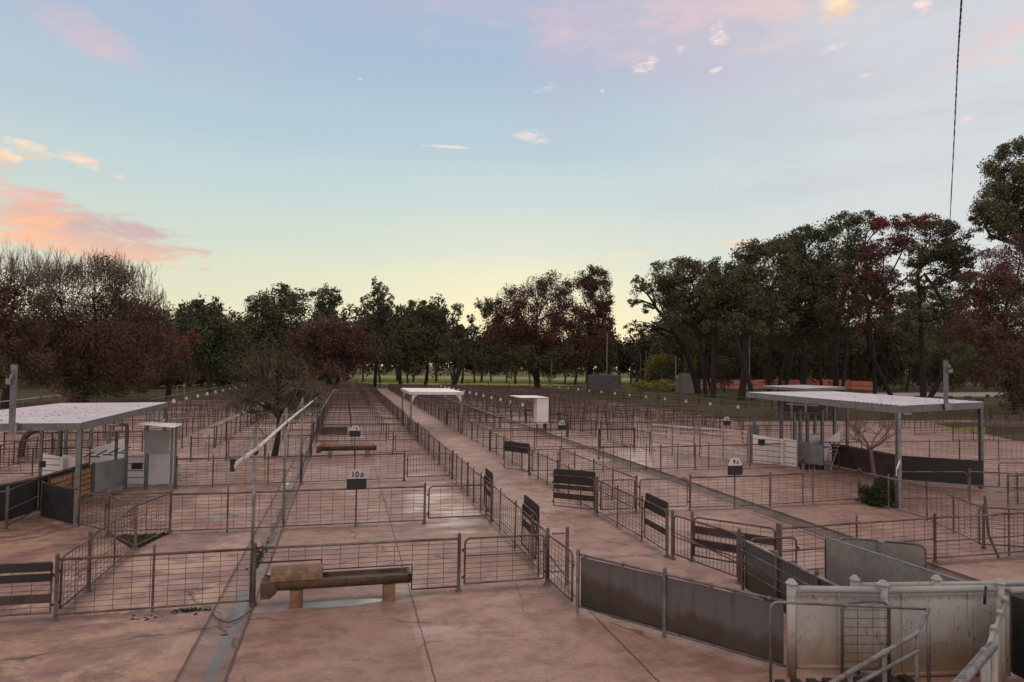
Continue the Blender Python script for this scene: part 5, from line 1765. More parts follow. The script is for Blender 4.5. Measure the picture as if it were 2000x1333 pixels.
t.part('lid', MB().prism([(xm + rr_ * 1.04 * math.cos(2 * PI * k / n), 105 + rr_ * 1.04 * math.sin(2 * PI * k / n), zt) for k in range(n)], (0, 0, 0.12)), 'galv')
# park fence along the grass
t = Thing('park_fence', 'thin dark post and rail fence along the far edge of the yard', 'fence', (20, YE + 4, 0))
for z in (0.5, 1.05):
    t.part('rail', MB().tube((-14, YE + 4, z), (50, YE + 4, z), 0.05, 5), 'far_rust')
for k in range(17):
    t.part('post', MB().box((-14 + 4 * k, YE + 4, 0.6), (0.12, 0.12, 1.2)), 'far_rust')
t = Thing('yard_rail_fence', 'dark horizontal rail fence below the pine trunks on the right', 'fence', (45, 72, 0))
a, b_ = V2(34, 100), V2(44, 62)
for z in (0.35, 0.75, 1.15):
    t.part('rail', MB().tube((a.x, a.y, z), (b_.x, b_.y, z), 0.05, 5), 'far_rust')
for k in range(12):
    p = a.lerp(b_, k / 11)
    t.part('post', MB().box((p.x, p.y, 0.65), (0.12, 0.12, 1.3)), 'far_rust')

# overhead cable
pts = [D(1886, -160, 6.0), D(1878, 0, 8.0), D(1870, 130, 10.5), D(1863, 280, 15), D(1857, 400, 21), D(1852, 500, 30), D(1848, 580, 42), D(1845, 640, 58)]
fine = []
for k in range(len(pts) - 1):
    for i in range(14):
        q = i / 14
        p0_, p1_, p2_, p3_ = pts[max(0, k - 1)], pts[k], pts[k + 1], pts[min(len(pts) - 1, k + 2)]
        fine.append(0.5 * ((2 * p1_) + (p2_ - p0_) * q + (2 * p0_ - 5 * p1_ + 4 * p2_ - p3_) * q * q + (3 * p1_ - p0_ - 3 * p2_ + p3_) * q ** 3))
t = Thing('power_cable', 'twisted black overhead cable running up out of the picture at the right', 'cable', (5.8, 8, 0))
for s_ in (0, PI):
    st = []
    acc = 0.0
    for k, p in enumerate(fine):
        if k:
            acc += (p - fine[k - 1]).length
        st.append(p + Vector((math.cos(acc * 9 + s_), 0, math.sin(acc * 9 + s_))) * 0.011)
    t.part('strand', MB().path(st, 0.0115, 5), 'clutter')


# ------------------------------------------------------------------ trees
def np_mesh(name, verts, faces_n, mat):
    """verts (N,3) grouped in faces of faces_n vertices each"""
    me = bpy.data.meshes.new(name)
    n = len(verts)
    nf = n // faces_n
    me.vertices.add(n)
    me.vertices.foreach_set('co', np.asarray(verts, dtype=np.float32).ravel())
    me.loops.add(n)
    me.loops.foreach_set('vertex_index', np.arange(n, dtype=np.int32))
    me.polygons.add(nf)
    me.polygons.foreach_set('loop_start', np.arange(0, n, faces_n, dtype=np.int32))
    me.polygons.foreach_set('loop_total', np.full(nf, faces_n, dtype=np.int32))
    me.materials.append(M[mat])
    me.update(calc_edges=True)
    return me


def leaf_quads(centres, size, rng, elong=1.5):
    n = len(centres)
    a = rng.normal(size=(n, 3))
    a /= np.linalg.norm(a, axis=1, keepdims=True) + 1e-9
    b_ = rng.normal(size=(n, 3))
    b_ -= a * np.sum(a * b_, axis=1, keepdims=True)
    b_ /= np.linalg.norm(b_, axis=1, keepdims=True) + 1e-9
    s = size * rng.uniform(0.55, 1.35, (n, 1))
    a = a * s * 0.5 * elong
    b_ = b_ * s * 0.5 / elong ** 0.3
    # leaf-shaped: a pointed hexagon would cost more; a kite reads well at this size
    q = np.stack([centres - a, centres + b_ * 0.8 - a * 0.1, centres + a, centres - b_ * 0.8 - a * 0.1], axis=1)
    return q.reshape(-1, 3)


def clump_points(c, r, n, rng, shell=0.55, tufts=14, tuft_r=0.30):
    """leaf positions gathered in tufts through an ellipsoid"""
    d = rng.normal(size=(tufts, 3))
    d /= np.linalg.norm(d, axis=1, keepdims=True)
    rad = rng.uniform(shell ** 3, 1.0, (tufts, 1)) ** (1 / 3) * rng.uniform(0.75, 1.08, (tufts, 1))
    tc = d * rad
    w = rng.uniform(0.4, 1.3, tufts)
    idx = rng.choice(tufts, n, p=w / w.sum())
    p = tc[idx] + rng.normal(size=(n, 3)) * tuft_r * 0.74 * rng.uniform(0.6, 1.2, (tufts, 1))[idx]
    ln = np.linalg.norm(p, axis=1, keepdims=True)
    p = np.where(ln > 1.18, p * (1.18 / np.maximum(ln, 1e-6)) * rng.uniform(0.8, 1.0, (n, 1)), p)
    return p * np.array(r) + np.array(c)


def prisms(segs, rng=None):
    """segs: list of (p, q, r0, r1) -> three sided prisms as quads"""
    p = np.array([s[0] for s in segs], dtype=float)
    q = np.array([s[1] for s in segs], dtype=float)
    r0 = np.array([s[2] for s in segs], dtype=float)[:, None]
    r1 = np.array([s[3] for s in segs], dtype=float)[:, None]
    d = q - p
    d /= np.linalg.norm(d, axis=1, keepdims=True) + 1e-9
    ref = np.where(np.abs(d[:, 2:3]) < 0.9, np.array([[0, 0, 1.0]]), np.array([[1.0, 0, 0]]))
    a = np.cross(d, ref)
    a /= np.linalg.norm(a, axis=1, keepdims=True) + 1e-9
    b_ = np.cross(d, a)
    ring0, ring1 = [], []
    for k in range(3):
        t = 2 * PI * k / 3
        o = a * math.cos(t) + b_ * math.sin(t)
        ring0.append(p + o * r0)
        ring1.append(q + o * r1)
    out = []
    for k in range(3):
        w = (k + 1) % 3
        out.append(np.stack([ring0[k], ring0[w], ring1[w], ring1[k]], axis=1))
    return np.concatenate(out).reshape(-1, 3)


def grow(segs, p, d, length, r, depth, rng, spread=0.55, up=0.25, kids=3):
    """recursive bare branching"""
    n = 3
    pts = [np.array(p, float)]
    dd = np.array(d, float)
    for k in range(n):
        dd = dd + rng.normal(size=3) * 0.13 + np.array([0, 0, up * 0.12])
        dd /= np.linalg.norm(dd)
        pts.append(pts[-1] + dd * length / n)
        segs.append((pts[-2], pts[-1], r * (1 - 0.22 * k), r * (1 - 0.22 * (k + 1))))
    if depth <= 0:
        return
    for k in range(kids):
        t = rng.uniform(0.35, 1.0)
        i = min(n - 1, int(t * n))
        b0 = pts[i] + (pts[i + 1] - pts[i]) * (t * n - i)
        nd = dd + rng.normal(size=3) * spread + np.array([0, 0, up])
        nd /= np.linalg.norm(nd)
        grow(segs, b0, nd, length * rng.uniform(0.52, 0.75), r * 0.5, depth - 1, rng, spread, up, kids)


def limb(mb, a, b_, r0, r1, rng, bend=0.12, n=5, seg=7):
    a, b_ = Vector(a), Vector(b_)
    L = (b_ - a).length
    off = Vector(rng.normal(size=3)) * L * bend
    pts, rs = [], []
    for k in range(seg + 1):
        q = k / seg
        p = a.lerp(b_, q) + off * math.sin(PI * q) + Vector((0, 0, L * 0.06 * math.sin(PI * q)))
        pts.append(p)
        rs.append(r0 + (r1 - r0) * q)
    mb.path(pts, rs, n, True)
    return pts


DENS = 5.2


def tree(name, label, Y, base_px, clumps, leaf='leaf_green', size=0.30, dens=1.7, trunk_r=0.35, top=None, lean_px=None, group='trees around the yard',
         bare=0, bare_mat='twig', tufts=14, shell=0.5, tuft_r=0.30, depth_r=1.0, extra=(), bark='bark', elong=1.5, limb_r=0.4, cat='tree', forks=1, twig_len=0.30, deep=2, twig_tops=()):
    """clumps: (px, py, r_px) or (px, py, rx_px, ry_px) outlines of foliage masses at depth Y; real radii follow from Y"""
    seed = sum(ord(c) for c in label) * 31 + int(Y * 7)
    rng = np.random.default_rng(seed)
    b0 = D(base_px, 700, Y)
    base = Vector((b0.x, Y, 0))
    k = Y / FPX / math.cos(AL) * 1.02
    t = Thing(name, label, cat, base, group)
    cl = []
    for c in clumps:
        rx = c[2] * k
        rz = (c[3] if len(c) > 3 else c[2]) * k
        y = Y + rng.uniform(-1, 1) * rx * 0.6 * depth_r
        p = D(c[0], c[1], y)
        cl.append((p, rx, rx * depth_r, rz))
    if top is None:
        zc = sum(c[0].z for c in cl) / len(cl)
        xc = sum(c[0].x for c in cl) / len(cl)
        top = Vector((base.x * 0.45 + xc * 0.55, Y, zc))
    else:
        top = D(top[0], top[1], Y)
    tr = MB()
    trunk_pts = []
    for f_ in range(forks):
        tp = top + Vector((rng.normal() * 1.6, rng.normal() * 1.2, rng.normal() * 0.6)) if f_ else top
        trunk_pts += limb(tr, base + Vector((f_ * trunk_r * 0.9, 0, 0)), tp, trunk_r * (1 - 0.2 * f_), trunk_r * 0.42, rng, 0.05, 8, 8)
    t.part('trunk', tr, bark)
    lb = MB()
    for p, rx, ry, rz in cl:
        # start each limb on the trunk below its clump
        st = min(trunk_pts[2:], key=lambda q: (q - p).length + max(0, q.z - p.z + rz * 0.3) * 2)
        pts = limb(lb, st, p, trunk_r * limb_r, trunk_r * 0.14, rng, 0.10, 5, 6)
        for _ in range(5):
            e = p + Vector((rng.uniform(-1, 1) * rx, rng.uniform(-1, 1) * ry, rng.uniform(-0.6, 1) * rz)) * 0.8
            limb(lb, pts[int(rng.integers(3, 6))], e, trunk_r * 0.16, 0.02, rng, 0.10, 4, 4)
    t.part('limbs', lb, bark)
    if dens > 0:
        P = []
        for p, rx, ry, rz in cl:
            n = int(dens * DENS * PI * rx * rz / size ** 2)
            P.append(clump_points(p, (rx, ry, rz), n, rng, shell, max(6, int(tufts * (rx * rz / 6) ** 0.4)), tuft_r))
        P = np.concatenate(P)
        P = P[P[:, 2] > 0.1]
        P = P - np.array(base)
        o = link('crown', np_mesh('crown', leaf_quads(P, size, rng, elong), 4, leaf), t.o)
    if bare:
        segs = []
        for p, rx, ry, rz in cl:
            nb = max(3, int(bare * rx * rz * 0.55))
            for _ in range(nb):
                d = rng.normal(size=3)
                d[2] = abs(d[2]) * 0.9 + 0.25
                d /= np.linalg.norm(d)
                o = np.array(p) + np.array([rng.uniform(-0.8, 0.8) * rx, rng.uniform(-0.8, 0.8) * ry, rng.uniform(-0.9, 0.45) * rz]) 
                grow(segs, o, d, max(0.5, rz * twig_len * rng.uniform(0.8, 1.3)) , 0.030 * (Y / 80) + 0.004, deep, rng, 0.5, 0.35, 3)
        v = prisms(segs)
        v = v - np.array(base)
        link('bare_twigs', np_mesh('bare_twigs', v, 4, bare_mat), t.o)
    if twig_tops:
        segs = []
        for px, py, rpx, n_ in twig_tops:
            r_ = rpx * k
            p = D(px, py, Y)
            for _ in range(n_):
                o = np.array(p) + np.array([rng.uniform(-1, 1) * r_, rng.uniform(-1, 1) * r_, rng.uniform(-0.6, 0.25) * r_])
                d = np.array([rng.normal() * 0.28, rng.normal() * 0.28, 1.0])
                d /= np.linalg.norm(d)
                grow(segs, o, d, r_ * rng.uniform(0.45, 0.8), 0.030 * (Y / 80), 2, rng, 0.22, 0.45, 3)
        link('top_twigs', np_mesh('top_twigs', prisms(segs) - np.array(base), 4, bare_mat), t.o)
    for leaf2, cls, dn, sz in extra:
        P = []
        for c in cls:
            rx = c[2] * k
            rz = (c[3] if len(c) > 3 else c[2]) * k
            p = D(c[0], c[1], Y - rx * 0.25)
            n = int(dn * DENS * PI * rx * rz / sz ** 2)
            P.append(clump_points(p, (rx, rx * depth_r, rz), n, rng, 0.3, max(6, int(tufts * (rx * rz / 6) ** 0.4)), tuft_r))
        P = np.concatenate(P) - np.array(base)
        link('crown_foliage', np_mesh('crown_foliage', leaf_quads(P, sz, rng, elong), 4, leaf2), t.o)
    return t


GL = 'autumn trees at the left'
tree('autumn_tree', 'brown half bare autumn tree cut by the left edge', 66, 12, [(-35, 590, 55), (25, 570, 48), (45, 640, 45), (-20, 670, 60), (40, 710, 40)], 'leaf_brown', 0.135, 0.62, 0.4, group=GL, bare=2.6, bare_mat='twig_pale', twig_tops=[(-10, 545, 40, 60), (45, 530, 40, 70), (80, 560, 26, 40)],
     extra=(('leaf_maroon', [(0, 590, 40), (15, 680, 45)], 0.6, 0.135),))
tree('autumn_tree', 'big dome shaped brown tree with bare twigs on top, behind the left shed', 72, 150, [(115, 580, 52), (180, 572, 58), (235, 590, 55), (285, 620, 45), (130, 650, 60), (205, 655, 62), (270, 680, 55), (95, 700, 52), (180, 720, 55), (250, 730, 45), (305, 690, 40)],
     'leaf_brown', 0.135, 0.60, 0.42, group=GL, bare=2.8, bare_mat='twig_pale', forks=3, twig_tops=[(110, 550, 36, 70), (160, 540, 36, 80), (210, 540, 36, 90), (250, 555, 34, 80), (290, 590, 26, 50)],
     extra=(('leaf_maroon', [(150, 640, 50), (250, 700, 45), (100, 690, 40)], 0.5, 0.135), ('leaf_green', [(225, 745, 34, 24), (165, 750, 34, 22)], 0.8, 0.135)))
tree('autumn_tree', 'rusty orange low tree right of the big brown dome tree', 80, 330, [(305, 665, 38), (330, 700, 42), (345, 735, 30, 24), (290, 735, 35, 28)], 'leaf_brown', 0.18, 0.9, 0.3, group=GL, bare=1.4, bare_mat='twig_pale',
     extra=(('leaf_red', [(366, 668, 20), (352, 690, 16), (335, 655, 14)], 0.9, 0.24),))
tree('evergreen_tree', 'dark evergreen tree just right of the rusty orange tree', 100, 415, [(388, 640, 42), (405, 608, 20, 16), (385, 600, 14, 10), (425, 650, 38), (440, 690, 42), (400, 690, 45), (370, 680, 30)], 'leaf_green', 0.30, 1.5, 0.35)
tree('eucalypt_tree', 'broad dark eucalypt with rounded top masses left of centre', 128, 545, [(512, 600, 26), (545, 588, 28), (580, 588, 26), (520, 640, 36), (560, 635, 40), (600, 640, 32), (500, 655, 26), (545, 680, 45)], 'leaf_green', 0.34, 1.5, 0.45, tufts=18)
tree('eucalypt_tree', 'dark round topped eucalypt with sky gaps, right of the broad one', 132, 640, [(632, 585, 26), (648, 602, 22), (625, 612, 24), (640, 630, 26), (655, 575, 12)], 'leaf_green', 0.32, 1.15, 0.35, tufts=22, tuft_r=0.22)
tree('autumn_tree', 'maroon leafed tree below the eucalypts left of centre', 112, 655, [(600, 665, 34), (640, 660, 38), (685, 668, 34), (720, 680, 28), (660, 700, 40), (610, 705, 30), (700, 705, 28)], 'leaf_brown', 0.28, 1.15, 0.35, bare=0.6, forks=2,
     extra=(('leaf_maroon', [(640, 655, 35), (690, 670, 28)], 0.9, 0.28),))
tree('eucalypt_tree', 'tallest slim eucalypt with an airy pointed crown near the centre', 122, 733, [(740, 562, 16, 20), (728, 585, 19), (752, 590, 17), (735, 612, 22), (712, 590, 9), (755, 615, 18), (765, 600, 10), (735, 640, 22)], 'leaf_green', 0.30, 0.95, 0.32, top=(738, 575), tufts=22, tuft_r=0.22)
tree('eucalypt_tree', 'dense dark tree right of the tallest slim eucalypt', 118, 783, [(783, 615, 20), (800, 603, 15, 18), (780, 645, 32), (808, 650, 28), (785, 685, 36), (805, 700, 30), (765, 690, 26)], 'leaf_green', 0.30, 1.5, 0.32, top=(790, 610))
tree('eucalypt_tree', 'dark tree with a flat two lobed top behind the lane canopy', 120, 832, [(838, 608, 20), (860, 610, 18), (845, 632, 26), (862, 645, 20), (835, 665, 26), (855, 690, 26)], 'leaf_green', 0.30, 1.4, 0.30, top=(845, 615))
tree('eucalypt_tree', 'airy many stemmed tree with thick slanting trunks right of the lane canopy', 112, 880, [(893, 612, 13, 20), (888, 640, 17), (905, 650, 13), (920, 625, 10), (922, 645, 13), (875, 680, 24), (905, 690, 20)], 'leaf_green', 0.28, 1.2, 0.26, top=(893, 640), forks=4, tufts=20, tuft_r=0.24, bare=0.6)
tree('autumn_tree', 'huge maroon tree with a wide crown in the middle', 118, 1048, [(965, 610, 26), (1000, 592, 34), (1045, 575, 34), (1088, 566, 36), (1010, 635, 40), (1060, 625, 46), (1105, 615, 40), (965, 655, 34), (1040, 680, 45), (985, 690, 34), (1090, 675, 40)],
     'leaf_maroon', 0.24, 1.1, 0.4, forks=3, bare=0.5, twig_tops=[(985, 590, 22, 12), (1050, 565, 24, 18), (1095, 558, 20, 16)], tufts=20, tuft_r=0.26, extra=(('leaf_green', [(950, 600, 22), (1000, 705, 40, 30), (1060, 712, 40, 28), (945, 700, 30, 30), (975, 690, 30), (1030, 690, 36), (1090, 700, 36, 32)], 1.2, 0.28),))
tree('autumn_tree', 'tall dark maroon tree at the right side of the middle group', 116, 1150, [(1140, 556, 26), (1168, 550, 26), (1180, 590, 27), (1150, 600, 36), (1175, 630, 28), (1135, 640, 36), (1165, 665, 32), (1130, 690, 40, 32)], 'leaf_maroon', 0.24, 1.2, 0.34, forks=2, tufts=18, tuft_r=0.26,
     extra=(('leaf_green', [(1160, 545, 26), (1110, 700, 40, 34), (1155, 705, 36, 32), (1190, 690, 20, 30)], 1.1, 0.28),))
tree('pine_tree', 'airy pine with a thin see-through crown between the maroon group and the pines', 100, 1365, [(1243, 560, 20), (1238, 590, 17, 12), (1268, 560, 22), (1265, 600, 16, 12), (1240, 640, 22, 14), (1275, 640, 20, 14), (1252, 655, 18, 10)], 'leaf_pine', 0.26, 0.75, 0.55, top=(1280, 600), tufts=24, tuft_r=0.2, bare=0.4)
GP = 'tall pines on the right'
tree('pine_tree', 'dense pine leaning left, first of the pine belt', 92, 1378, [(1300, 540, 36, 30), (1340, 532, 40, 30), (1375, 540, 36, 34), (1320, 580, 40, 30), (1365, 590, 44, 34), (1330, 620, 40, 24), (1385, 625, 34, 26), (1350, 650, 36, 16), (1300, 575, 24, 24)], 'leaf_pine', 0.26, 1.5, 0.36, group=GP, tufts=22, top=(1345, 590))
tree('pine_tree', 'thick forked pine trunk with a dark crown, second of the pine belt', 86, 1393, [(1410, 535, 40, 34), (1440, 545, 34), (1420, 590, 44, 32), (1390, 570, 30), (1450, 600, 36, 30), (1425, 640, 40, 22), (1395, 640, 30, 18), (1400, 600, 34, 28)], 'leaf_pine', 0.26, 1.4, 0.42, group=GP, tufts=22, top=(1398, 600))
tree('pine_tree', 'pine with the broadest black trunk, left of the shed roof corner', 80, 1447, [(1462, 500, 36, 30), (1490, 490, 36, 30), (1520, 500, 36, 34), (1475, 545, 44, 34), (1515, 560, 44, 34), (1490, 600, 44, 30), (1470, 640, 36, 20), (1520, 620, 36, 22), (1450, 560, 34, 30)], 'leaf_pine', 0.26, 1.5, 0.5, group=GP, tufts=24, top=(1450, 590), forks=1)
tree('pine_tree', 'slanting pine trunk crossing the broad black one', 79, 1473, [(1440, 620, 24, 16), (1430, 640, 24, 14), (1460, 585, 26)], 'leaf_pine', 0.26, 0.9, 0.34, group=GP, tufts=20, top=(1415, 600))
tree('pine_tree', 'straight dark pine trunk behind the far shed roof', 98, 1502, [(1545, 480, 34, 30), (1560, 470, 34, 28), (1545, 530, 40, 36), (1530, 590, 40, 30), (1555, 610, 40, 30), (1520, 650, 34, 22)], 'leaf_pine', 0.28, 1.5, 0.36, group=GP, top=(1510, 560))
tree('pine_tree', 'slender curved pine right of the straight dark trunk', 97, 1515, [(1580, 465, 36, 28), (1575, 520, 38, 38), (1590, 570, 40, 32), (1580, 620, 40, 30), (1560, 660, 36, 22)], 'leaf_pine', 0.28, 1.5, 0.28, group=GP, top=(1545, 590))
tree('pine_tree', 'squat stumped pine trunk above the orange barrier', 95, 1563, [(1610, 455, 36, 28), (1625, 500, 40, 36), (1600, 560, 44, 38), (1570, 630, 40, 30), (1620, 600, 40, 34), (1610, 650, 40, 26)], 'leaf_pine', 0.28, 1.5, 0.55, group=GP, top=(1560, 640))
tree('pine_tree', 'twin stemmed pine with pale dead twigs over the orange barrier', 88, 1632, [(1650, 440, 36, 28), (1690, 435, 34, 24), (1665, 485, 44, 32), (1640, 530, 36, 30), (1625, 600, 34, 30), (1680, 540, 34, 26), (1650, 640, 40, 24)], 'leaf_pine', 0.26, 1.35, 0.38, group=GP, forks=2, top=(1655, 560), bare=0.4, bare_mat='twig')
tree('autumn_tree', 'red topped tree among the pines with maroon boughs', 80, 1745, [(1725, 440, 34, 24), (1775, 435, 38, 24), (1815, 435, 34, 22), (1720, 490, 36, 26), (1700, 530, 30, 20), (1760, 475, 40, 22)], 'leaf_red', 0.24, 0.8, 0.36, group=GP, top=(1700, 600), tufts=24, tuft_r=0.22, bare=0.7,
     extra=(('leaf_maroon', [(1690, 600, 46, 26), (1740, 590, 36, 24), (1660, 610, 34, 18), (1710, 640, 40, 20), (1740, 440, 40, 26), (1800, 440, 40, 22), (1700, 500, 40, 30), (1765, 480, 36, 30), (1660, 560, 40, 30), (1735, 560, 36, 26)], 0.9, 0.24),))
tree('pine_tree', 'tall pine with a clear dark trunk beside the lamp pole of the right shed', 70, 1803, [(1820, 500, 40, 32), (1865, 490, 38, 36), (1850, 540, 42, 34), (1790, 545, 26, 22), (1885, 540, 30, 30), (1770, 580, 26, 16), (1850, 600, 36, 14), (1785, 620, 30, 16), (1830, 452, 40, 24), (1868, 458, 30, 24), (1838, 490, 44, 34), (1795, 500, 36, 30), (1880, 500, 34, 30), (1835, 620, 36, 18), (1760, 640, 34, 18), (1880, 590, 30, 22), (1810, 570, 30, 24)], 'leaf_pine', 0.23, 1.25, 0.40, group=GP, top=(1792, 530), forks=2, tufts=24, tuft_r=0.22)
tree('pine_tree', 'giant dark pine crown cut by the right edge', 58, 1995, [(1965, 320, 50, 40), (2010, 310, 55), (1940, 390, 44, 36), (1990, 400, 60, 50), (1915, 425, 26, 24), (1950, 450, 40, 24), (2030, 470, 60, 40), (2060, 380, 60), (1975, 365, 60, 50), (1935, 420, 44, 36), (2000, 440, 60, 40)], 'leaf_pine', 0.19, 1.5, 0.5, group=GP, top=(1998, 480), tufts=26, tuft_r=0.24)
tree('autumn_tree', 'purplish leafless tree mass at the right edge under the giant pine', 52, 1985, [(1930, 560, 55, 45), (1985, 540, 60), (1890, 610, 48, 36), (1950, 640, 60, 44), (2010, 640, 60), (1880, 670, 44, 26), (1950, 700, 60, 30), (2030, 590, 50), (1900, 560, 46, 40), (1960, 590, 60, 50), (1870, 640, 40, 30), (1990, 490, 50, 40), (1940, 510, 46, 36)],
     'leaf_maroon', 0.14, 0.7, 0.28, group=GP, bare=3.4, bare_mat='twig_pale', tufts=26, forks=3, tuft_r=0.25, extra=(('leaf_green', [(1920, 715, 50, 30), (1985, 735, 40, 40), (1975, 775, 30, 34), (1875, 690, 40, 26), (1990, 800, 20, 22), (1940, 560, 50, 40)], 0.9, 0.14), ('leaf_brown', [(1940, 660, 60, 34), (1990, 690, 50, 40), (1900, 640, 50, 40), (1960, 600, 60, 40), (1990, 540, 60, 50), (1930, 720, 60, 40), (2000, 760, 50, 40)], 0.8, 0.14)))
tree('pine_tree', 'thin leaning trunk left of the red topped tree', 92, 1708, [(1700, 560, 30, 24), (1680, 570, 26, 20)], 'leaf_pine', 0.28, 1.0, 0.30, group=GP, top=(1690, 590))

for k, px in enumerate((1335, 1395, 1455, 1530, 1595, 1655, 1715, 1780, 1845)):
    rr = random.Random(k + 50)
    yt = (535, 530, 515, 500, 500, 480, 520, 560, 560)[k]
    tree('pine_tree', 'dark pine of the second rank behind the front pine trunks', 118 + 3 * k % 7 + 0.1 * k, px + rr.uniform(-12, 12),
         [(px + rr.uniform(-18, 18), yt + 30, 40, 34), (px + rr.uniform(-26, 26), yt + 75, 46, 36), (px + rr.uniform(-26, 26), yt + 120, 44, 34), (px + rr.uniform(-20, 20), 670, 40, 30)],
         'leaf_pine', 0.34, 1.3, 0.34, group='pines of the second rank', tufts=18)

# the smaller trees standing in the yard
tree('small_tree', 'small half bare tree growing in the pens left of the overhead pipe', 31.5, 541, [(500, 765, 52, 36), (550, 745, 54, 40), (595, 760, 46, 36), (520, 790, 50, 30), (580, 790, 50, 30), (470, 785, 34, 26), (540, 715, 52, 30), (490, 720, 36, 26)], 'leaf_olive', 0.07, 0.22, 0.15,
     top=(543, 815), group=None, bark='bark', bare=20, bare_mat='twig_pale', tufts=40, tuft_r=0.22, limb_r=0.55, twig_len=0.9, deep=2,
     extra=(('leaf_green', [(535, 795, 62, 32), (500, 785, 40, 28), (590, 790, 40, 26)], 0.24, 0.07), ('leaf_olive', [(500, 690, 26, 20), (525, 700, 30, 20)], 0.2, 0.07)))


def bare_tree(label, Y, px, height, seed, r=0.07, mat='bark_pale', twig='twig_pale', spread=0.6, depth=4, n0=5, x_lean=0.0, fork_q=0.36, reach=0.30, flat=1.0):
    rng = np.random.default_rng(seed)
    b0 = D(px, 800, Y)
    base = Vector((b0.x, Y, 0))
    t = Thing('bare_tree', label, 'tree', base, None)
    mb = MB()
    fork = base + Vector((x_lean, 0.05, height * fork_q))
    limb(mb, base, fork, r, r * 0.75, rng, 0.05, 8, 5)
    segs = []
    for k in range(n0):
        a_ = 2 * PI * k / n0 + rng.uniform(-0.4, 0.4)
        d = np.array([math.cos(a_) * 0.95, math.sin(a_) * 0.95, rng.uniform(0.35, 0.9) * flat * rng.uniform(0.6, 2.2)])
        d /= np.linalg.norm(d)
        grow(segs, np.array(fork), d, height * reach, r * 0.5, depth, rng, spread, 0.22, 3)
    t.part('trunk', mb, mat)
    link('bare_twigs', np_mesh('bare_twigs', prisms(segs) - np.array(base), 4, twig), t.o)
    return t


bare_tree('bare pale branched tree in front of the right shed', 17.95, 1714, 4.1, 4, 0.065, n0=8, x_lean=-0.22, depth=5, twig='twig_pale', fork_q=0.42, reach=0.215, flat=0.85)
bare_tree('bare pale bush at the left behind the shed roof', 46, 112, 3.6, 8, 0.07, n0=5, depth=3)
bare_tree('bare pale bush at the end of the gutter below the tall eucalypt', 75, 690, 4.6, 12, 0.10, n0=6, depth=3)
# shrub by the right shed
rng = np.random.default_rng(5)
sb = Vector((16.55, 17.75, 0))
t = Thing('shrub', 'dense green shrub at the foot of the right shed post', 'shrub', sb)
P = np.concatenate([clump_points((sb.x + dx, sb.y + dy, z), (rx, rx, rz), n_, rng, 0.3, 26, 0.3) for dx, dy, z, rx, rz, n_ in ((-0.1, 0, 0.30, 0.52, 0.34, 2600), (0.1, 0.05, 0.55, 0.34, 0.28, 1600), (-0.25, -0.1, 0.22, 0.36, 0.22, 1100), (0.3, 0, 0.35, 0.28, 0.33, 1000))])
P = P[P[:, 2] > 0.02] - np.array(sb)
link('foliage', np_mesh('foliage', leaf_quads(P, 0.055, rng, 1.8), 4, 'leaf_shrub'), t.o)
mb = MB()
for k in range(9):
    a_ = 2 * PI * k / 9
    mb.path([(sb.x + 0.03 * math.cos(a_), sb.y + 0.03 * math.sin(a_), 0), (sb.x + 0.2 * math.cos(a_), sb.y + 0.2 * math.sin(a_), 0.6)], [0.015, 0.006], 5)
t.part('stem', mb, 'bark')
# weeds in the soil bed
P = rng.uniform(0, 1, (420, 2))
w0, w1, w2 = np.array([-5.2, 17.85]), np.array([-4.45, 16.65]), np.array([-4.1, 17.9])
u_, v_ = np.sqrt(P[:, :1]), P[:, 1:]
xy = (1 - u_) * w0 + u_ * (1 - v_) * w1 + u_ * v_ * w2
P = np.concatenate([xy, rng.uniform(0.0, 0.05, (420, 1))], axis=1)
o = link('weeds', np_mesh('weeds', leaf_quads(P, 0.05, rng, 2.0), 4, 'leaf_olive'))
o['kind'] = 'stuff'
P = np.concatenate([rng.normal((-2.45, 12.33), (0.12, 0.025), (60, 2)), rng.uniform(0, 0.03, (60, 1))], axis=1)
o = link('weeds', np_mesh('weeds', leaf_quads(P, 0.05, rng, 2.0), 4, 'leaf_shrub'))
o['kind'] = 'stuff'

